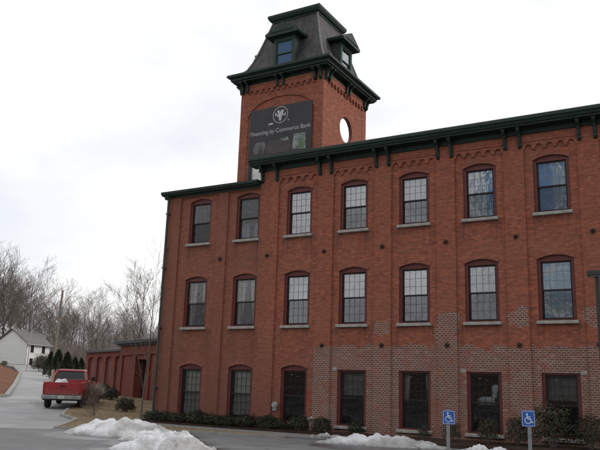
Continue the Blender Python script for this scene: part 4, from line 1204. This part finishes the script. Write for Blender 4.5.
# brushy understorey that nobody could count
m = MB(); r = random.Random(8)
for _ in range(7000):
    px = r.uniform(-50, 190); d = r.uniform(122 if px > 62 else 150, 262); x, y = at(px, d); z = H(x, y)
    h = r.uniform(1.5, 5.0) * (1 + max(0, d - 165) / 70); lx, ly = r.gauss(0, .5), r.gauss(0, .5)
    m.tube((x, y, z - .2), (x + lx, y + ly, z + h), .05, .02, 3)
    for _b in range(4):
        f = r.uniform(.3, .95); bx, by, bz = x + lx*f, y + ly*f, z + h*f
        m.tube((bx, by, bz), (bx + r.gauss(0, .7), by + r.gauss(0, .7), bz + r.uniform(.3, 1.6)), .028, .012, 3)
kind(m.build('undergrowth', M['twig'], None, False, False), 'stuff')

# evergreens by the road
M['fir'] = leafmat('dark_conifer_needle', (.026, .036, .020)); M['fir2'] = leafmat('olive_conifer_needle', (.065, .062, .036))
def conifer(seed, h, rad):
    r = random.Random(seed); m = MB()
    for _ in range(3600):
        t = r.random() ** .8; z = h * (.04 + .96 * t); a = r.uniform(0, 6.28)
        rr_ = rad * (1 - t ** 1.7) ** .8 * (.5 + .5 * r.random()) * (1 + .75 * noise.noise(Vector((math.cos(a) * 1.3, math.sin(a) * 1.3, z * .9 + seed * 7))))
        p = Vector((rr_ * math.cos(a), rr_ * math.sin(a), z + .25 * noise.noise(Vector((a * 2, z, seed))))); d = Vector((math.cos(a), math.sin(a), .5 + r.random())).normalized()
        w = d.orthogonal().normalized(); w = Matrix.Rotation(r.uniform(0, 6.28), 3, d) @ w
        s = .17 * r.uniform(.6, 1.3)
        m.add([p - d*s*.3, p + w*s*.4, p + d*s, p - w*s*.4], [(0, 1, 2, 3)], 0 if r.random() < .75 else 1)
    return m
def conifer_thing(seed, h, rad):
    root = bpy.data.objects.new('conifer', None); COL.objects.link(root)
    conifer(seed, h, rad).build('foliage', [M['fir'], M['fir2']], root, False, False)
    q = MB(); q.tube((0, 0, -.3), (0, 0, h * .9), .12, .03, 7); q.build('trunk', M['wood_bark'], root)
    return root
cp = [conifer_thing(1, 4.4, 1.3), conifer_thing(2, 4.0, 1.2)]
for i, (px, d, sc, lab) in enumerate([(67, 74, .66, 'dark conifer beyond the truck, first to the side of the utility pole'), (76, 70, .68, 'dark bushy conifer behind the truck cab beside the pole'), (84, 72, .52, 'olive conifer nearest the end of the low brick wing'), (60, 84, .66, 'dark conifer beside the road right under the hillside wood'), (90, 76, .5, 'short dark conifer at the far end of the wing')]):
    x, y = at(px, d); o = cp[i % 2] if i < 2 else dup(cp[i % 2]); o.location = (x, y, H(x, y)); o.scale = (sc, sc, sc); o.rotation_euler = (0, 0, i * 1.3)
    tag(o, lab, 'conifer', 'conifers behind the truck')
for i, (px, d, s, lab) in enumerate([(50, 100, 1.15, 'dark evergreen hedge bush beside the white side of the house'), (54, 98, 1.5, 'large dark evergreen bush by the road end next to the conifers'), (0, 108, 1.45, 'black-green bush before the grey gable of the house'), (15, 118, .55, 'low brown bush under the gable wall of the house')]):
    x, y = at(px, d); o = dup(rp_[i % 2]); k_ = s / .8; o.location = (x, y, H(x, y)); o.scale = (k_, k_, k_ * .9); tag(o, lab, 'bush')
for i, (px, d, s, lab) in enumerate([(113, 47, .62, 'dark shrub standing before the panelled wing wall'), (137, 37.5, .45, 'dark compact shrub on the lawn near the mill corner'), (104, 50, .5, 'low dark shrub under the wing wall behind the dry grass'), (122, 46, .5, 'dark shrub beside the wing entry block')]):
    x, y = at(px, d); o = dup(bp[i % 3]); k_ = s / .42; o.location = (x, y, H(x, y) + .05); o.scale = (k_, k_, k_); tag(o, lab, 'shrub')
# pale ornamental grass clump beside the truck
M['straw'] = leafmat('straw_blade', (.40, .36, .31), .9)
def straw(seed, n, h, rad):
    r = random.Random(seed); m = MB()
    for _ in range(n):
        a = r.uniform(0, 6.28); q = rad * .5 * r.random(); hh = h * r.uniform(.5, 1); lean = rad * r.uniform(.1, 1)
        p = Vector((q*math.cos(a), q*math.sin(a), 0)); c = p + Vector((lean*.4*math.cos(a), lean*.4*math.sin(a), hh*.65)); e = p + Vector((lean*math.cos(a), lean*math.sin(a), hh)); w = Vector((-math.sin(a), math.cos(a), 0)) * .012
        m.add([p - w, p + w, c + w, c - w], [(0, 1, 2, 3)]); m.add([c - w, c + w, e], [(0, 1, 2)])
    return m
o = straw(3, 1500, 1.25, .85).build('straw_clump', M['straw'], None, False, False); x, y = at(99, 41); o.location = (x, y, H(x, y) + .08); tag(o, 'pale dry ornamental grass clump beside the parked truck', 'grass clump', 'straw clumps by the road')
o = straw(4, 900, .95, .6).build('straw_clump', M['straw'], None, False, False); x, y = at(106, 43); o.location = (x, y, H(x, y) + .08); tag(o, 'smaller straw clump behind the large pale one near the wing', 'grass clump', 'straw clumps by the road')
# dry grass blades over the lawn
M['blade'] = leafmat('dry_grass_blade', (.28, .22, .14), .9)
def inside(p, poly):
    c = False; x, y = p
    for (ax, ay), (bx, by) in zip(poly, poly[1:] + poly[:1]):
        if (ay > y) != (by > y) and x < (bx - ax) * (y - ay) / (by - ay) + ax: c = not c
    return c
m = MB(); r = random.Random(12); cnt = 0
while cnt < 26000:
    x, y = r.uniform(-20, 1.6), r.uniform(-7.1, 9)
    if not inside((x, y), isl): continue
    cnt += 1; z = H(x, y) + .04; a = r.uniform(0, 6.28); w = .008; hh = r.uniform(.03, .10); l = r.uniform(0, .08)
    m.add([(x - w*math.cos(a), y - w*math.sin(a), z), (x + w*math.cos(a), y + w*math.sin(a), z), (x + l*math.sin(a), y - l*math.cos(a), z + hh)], [(0, 1, 2)])
kind(m.build('dry_grass', M['blade'], None, False, False), 'stuff')

# ------------------------------------------------------------------ poles by the road
M['polewood'] = plain('weathered_pole_wood', (.22, .19, .16), (.15, .13, .11), 3, .9, .3)
x, y = at(62.5, 82)
up = thing('utility_pole', 'weathered wooden utility pole standing among the dark conifers', 'utility pole', (x, y, H(x, y)))
up.rotation_euler = (0, R(2.0), 0)
m = MB(); m.tube((0, 0, -.5), (0, 0, 9.6), .17, .12, 10, cap=True); m.build('post', M['polewood'], up)
m = MB(); m.lathe([(.17, 6.9), (.2, 6.95), (.2, 7.7), (.15, 7.8)], (.34, 0, 0), 12); m.build('transformer', M['galv'], up)
x, y = at(37.5, 96)
fp = thing('slim_pole', 'slim pale metal pole in front of the white house', 'pole', (x, y, H(x, y)))
m = MB(); m.tube((0, 0, -.3), (0, 0, 8.2), .06, .04, 8, cap=True); m.build('shaft', M['stone'], fp)
m = MB(); m.lathe([(.0, 8.2), (.06, 8.24), (.08, 8.32), (.05, 8.4), (0.01, 8.43)], n=10); m.build('finial', M['signwhite'], fp)

# ------------------------------------------------------------------ sky, sun, camera
SUN_EL, SUN_AZ = R(38), R(22)        # azimuth measured from +X towards +Y
w = bpy.data.worlds.new('World'); scene.world = w; w.use_nodes = True; nt = w.node_tree
for n in list(nt.nodes): nt.nodes.remove(n)
out = N(nt, 'ShaderNodeOutputWorld'); bg = N(nt, 'ShaderNodeBackground'); bg.inputs['Strength'].default_value = .1
sky = N(nt, 'ShaderNodeTexSky'); sky.sky_type = 'NISHITA'; sky.sun_disc = False; sky.sun_elevation = SUN_EL; sky.sun_rotation = math.pi / 2 - SUN_AZ
tc = N(nt, 'ShaderNodeTexCoord'); mp = N(nt, 'ShaderNodeMapping'); mp.inputs['Scale'].default_value = (1, 1, 1.9); mp.inputs['Location'].default_value = (.55, .2, .0)
L(nt, tc.outputs['Generated'], mp.inputs[0])
n1 = noise_out(nt, mp.outputs[0], 2.4, 5, .5)
n2 = noise_out(nt, mp.outputs[0], 5.0, 5, .55)
thin = ramp(nt, n1, .47, .68)          # where the overcast is thin and grey-blue
sy = N(nt, 'ShaderNodeSeparateXYZ'); L(nt, tc.outputs['Generated'], sy.inputs[0])
# behind the camera the overcast is more broken
n3 = noise_out(nt, tc.outputs['Generated'], 9.0, 5, .6)
broken = mathn(nt, 'MULTIPLY', mathn(nt, 'MULTIPLY', ramp(nt, sy.outputs[1], -.3, -.7), ramp(nt, n3, .42, .66)), .75)
thick = mixc(nt, thin, (11.2, 11.2, 11.2), (8.7, 9.0, 9.6))
thick = mixc(nt, broken, thick, (4.2, 4.4, 4.6))
cover = mathn(nt, 'SUBTRACT', 1.0, mathn(nt, 'MULTIPLY', ramp(nt, n2, .60, .80), .10))
def gap(cover, d, rad):
    # a small hole in the overcast round a direction of the sky
    vm = N(nt, 'ShaderNodeVectorMath'); vm.operation = 'DISTANCE'; L(nt, tc.outputs['Generated'], vm.inputs[0]); vm.inputs[1].default_value = Vector(d).normalized()
    e = mathn(nt, 'ADD', vm.outputs['Value'], mathn(nt, 'MULTIPLY', mathn(nt, 'SUBTRACT', n2, .5), rad * .9))
    return mathn(nt, 'MULTIPLY', cover, ramp(nt, e, rad * .6, rad))
cover = gap(cover, (-.215, -1, .285), .085)
cover = gap(cover, (-.175, -1, .15), .06)
cover = gap(cover, (-.48, -.755, .445), .13)
c = mixc(nt, cover, sky.outputs[0], thick)
L(nt, c, bg.inputs[0]); L(nt, bg.outputs[0], out.inputs[0])
sd = bpy.data.lights.new('Sun', 'SUN'); sd.energy = 1.3; sd.angle = R(12); sd.color = (1, .95, .88)
so = bpy.data.objects.new('Sun', sd); COL.objects.link(so)
dv = Vector((math.cos(SUN_EL) * math.cos(SUN_AZ), math.cos(SUN_EL) * math.sin(SUN_AZ), math.sin(SUN_EL)))
so.rotation_euler = dv.to_track_quat('Z', 'Y').to_euler(); so.location = (30, 10, 40)

cd = bpy.data.cameras.new('Camera'); cam = bpy.data.objects.new('Camera', cd); COL.objects.link(cam)
cd.sensor_width = 36; cd.lens = 36 * 721.8908 / 600; cd.clip_end = 2000; cd.clip_start = .1
yaw, pitch, roll = R(30.42), R(12.95), R(1.92)
cy_, sy_ = math.cos(yaw), math.sin(yaw)
fw = Vector((-sy_ * math.cos(pitch), cy_ * math.cos(pitch), math.sin(pitch))); ri = Vector((cy_, sy_, 0)); upv = ri.cross(fw)
r2 = ri * math.cos(roll) + upv * math.sin(roll); u2 = upv * math.cos(roll) - ri * math.sin(roll)
mt = Matrix((r2, u2, -fw)).transposed().to_4x4(); mt.translation = (CX, CY, CZ); cam.matrix_world = mt
scene.camera = cam
scene.render.resolution_x, scene.render.resolution_y = 1024, 768
vs = scene.view_settings; vs.view_transform = 'Standard'; vs.look = 'None'; vs.gamma = 1; vs.exposure = 0; vs.use_curve_mapping = False
scene.cycles.max_bounces = 8; scene.cycles.transparent_max_bounces = 16; scene.cycles.use_denoising = True
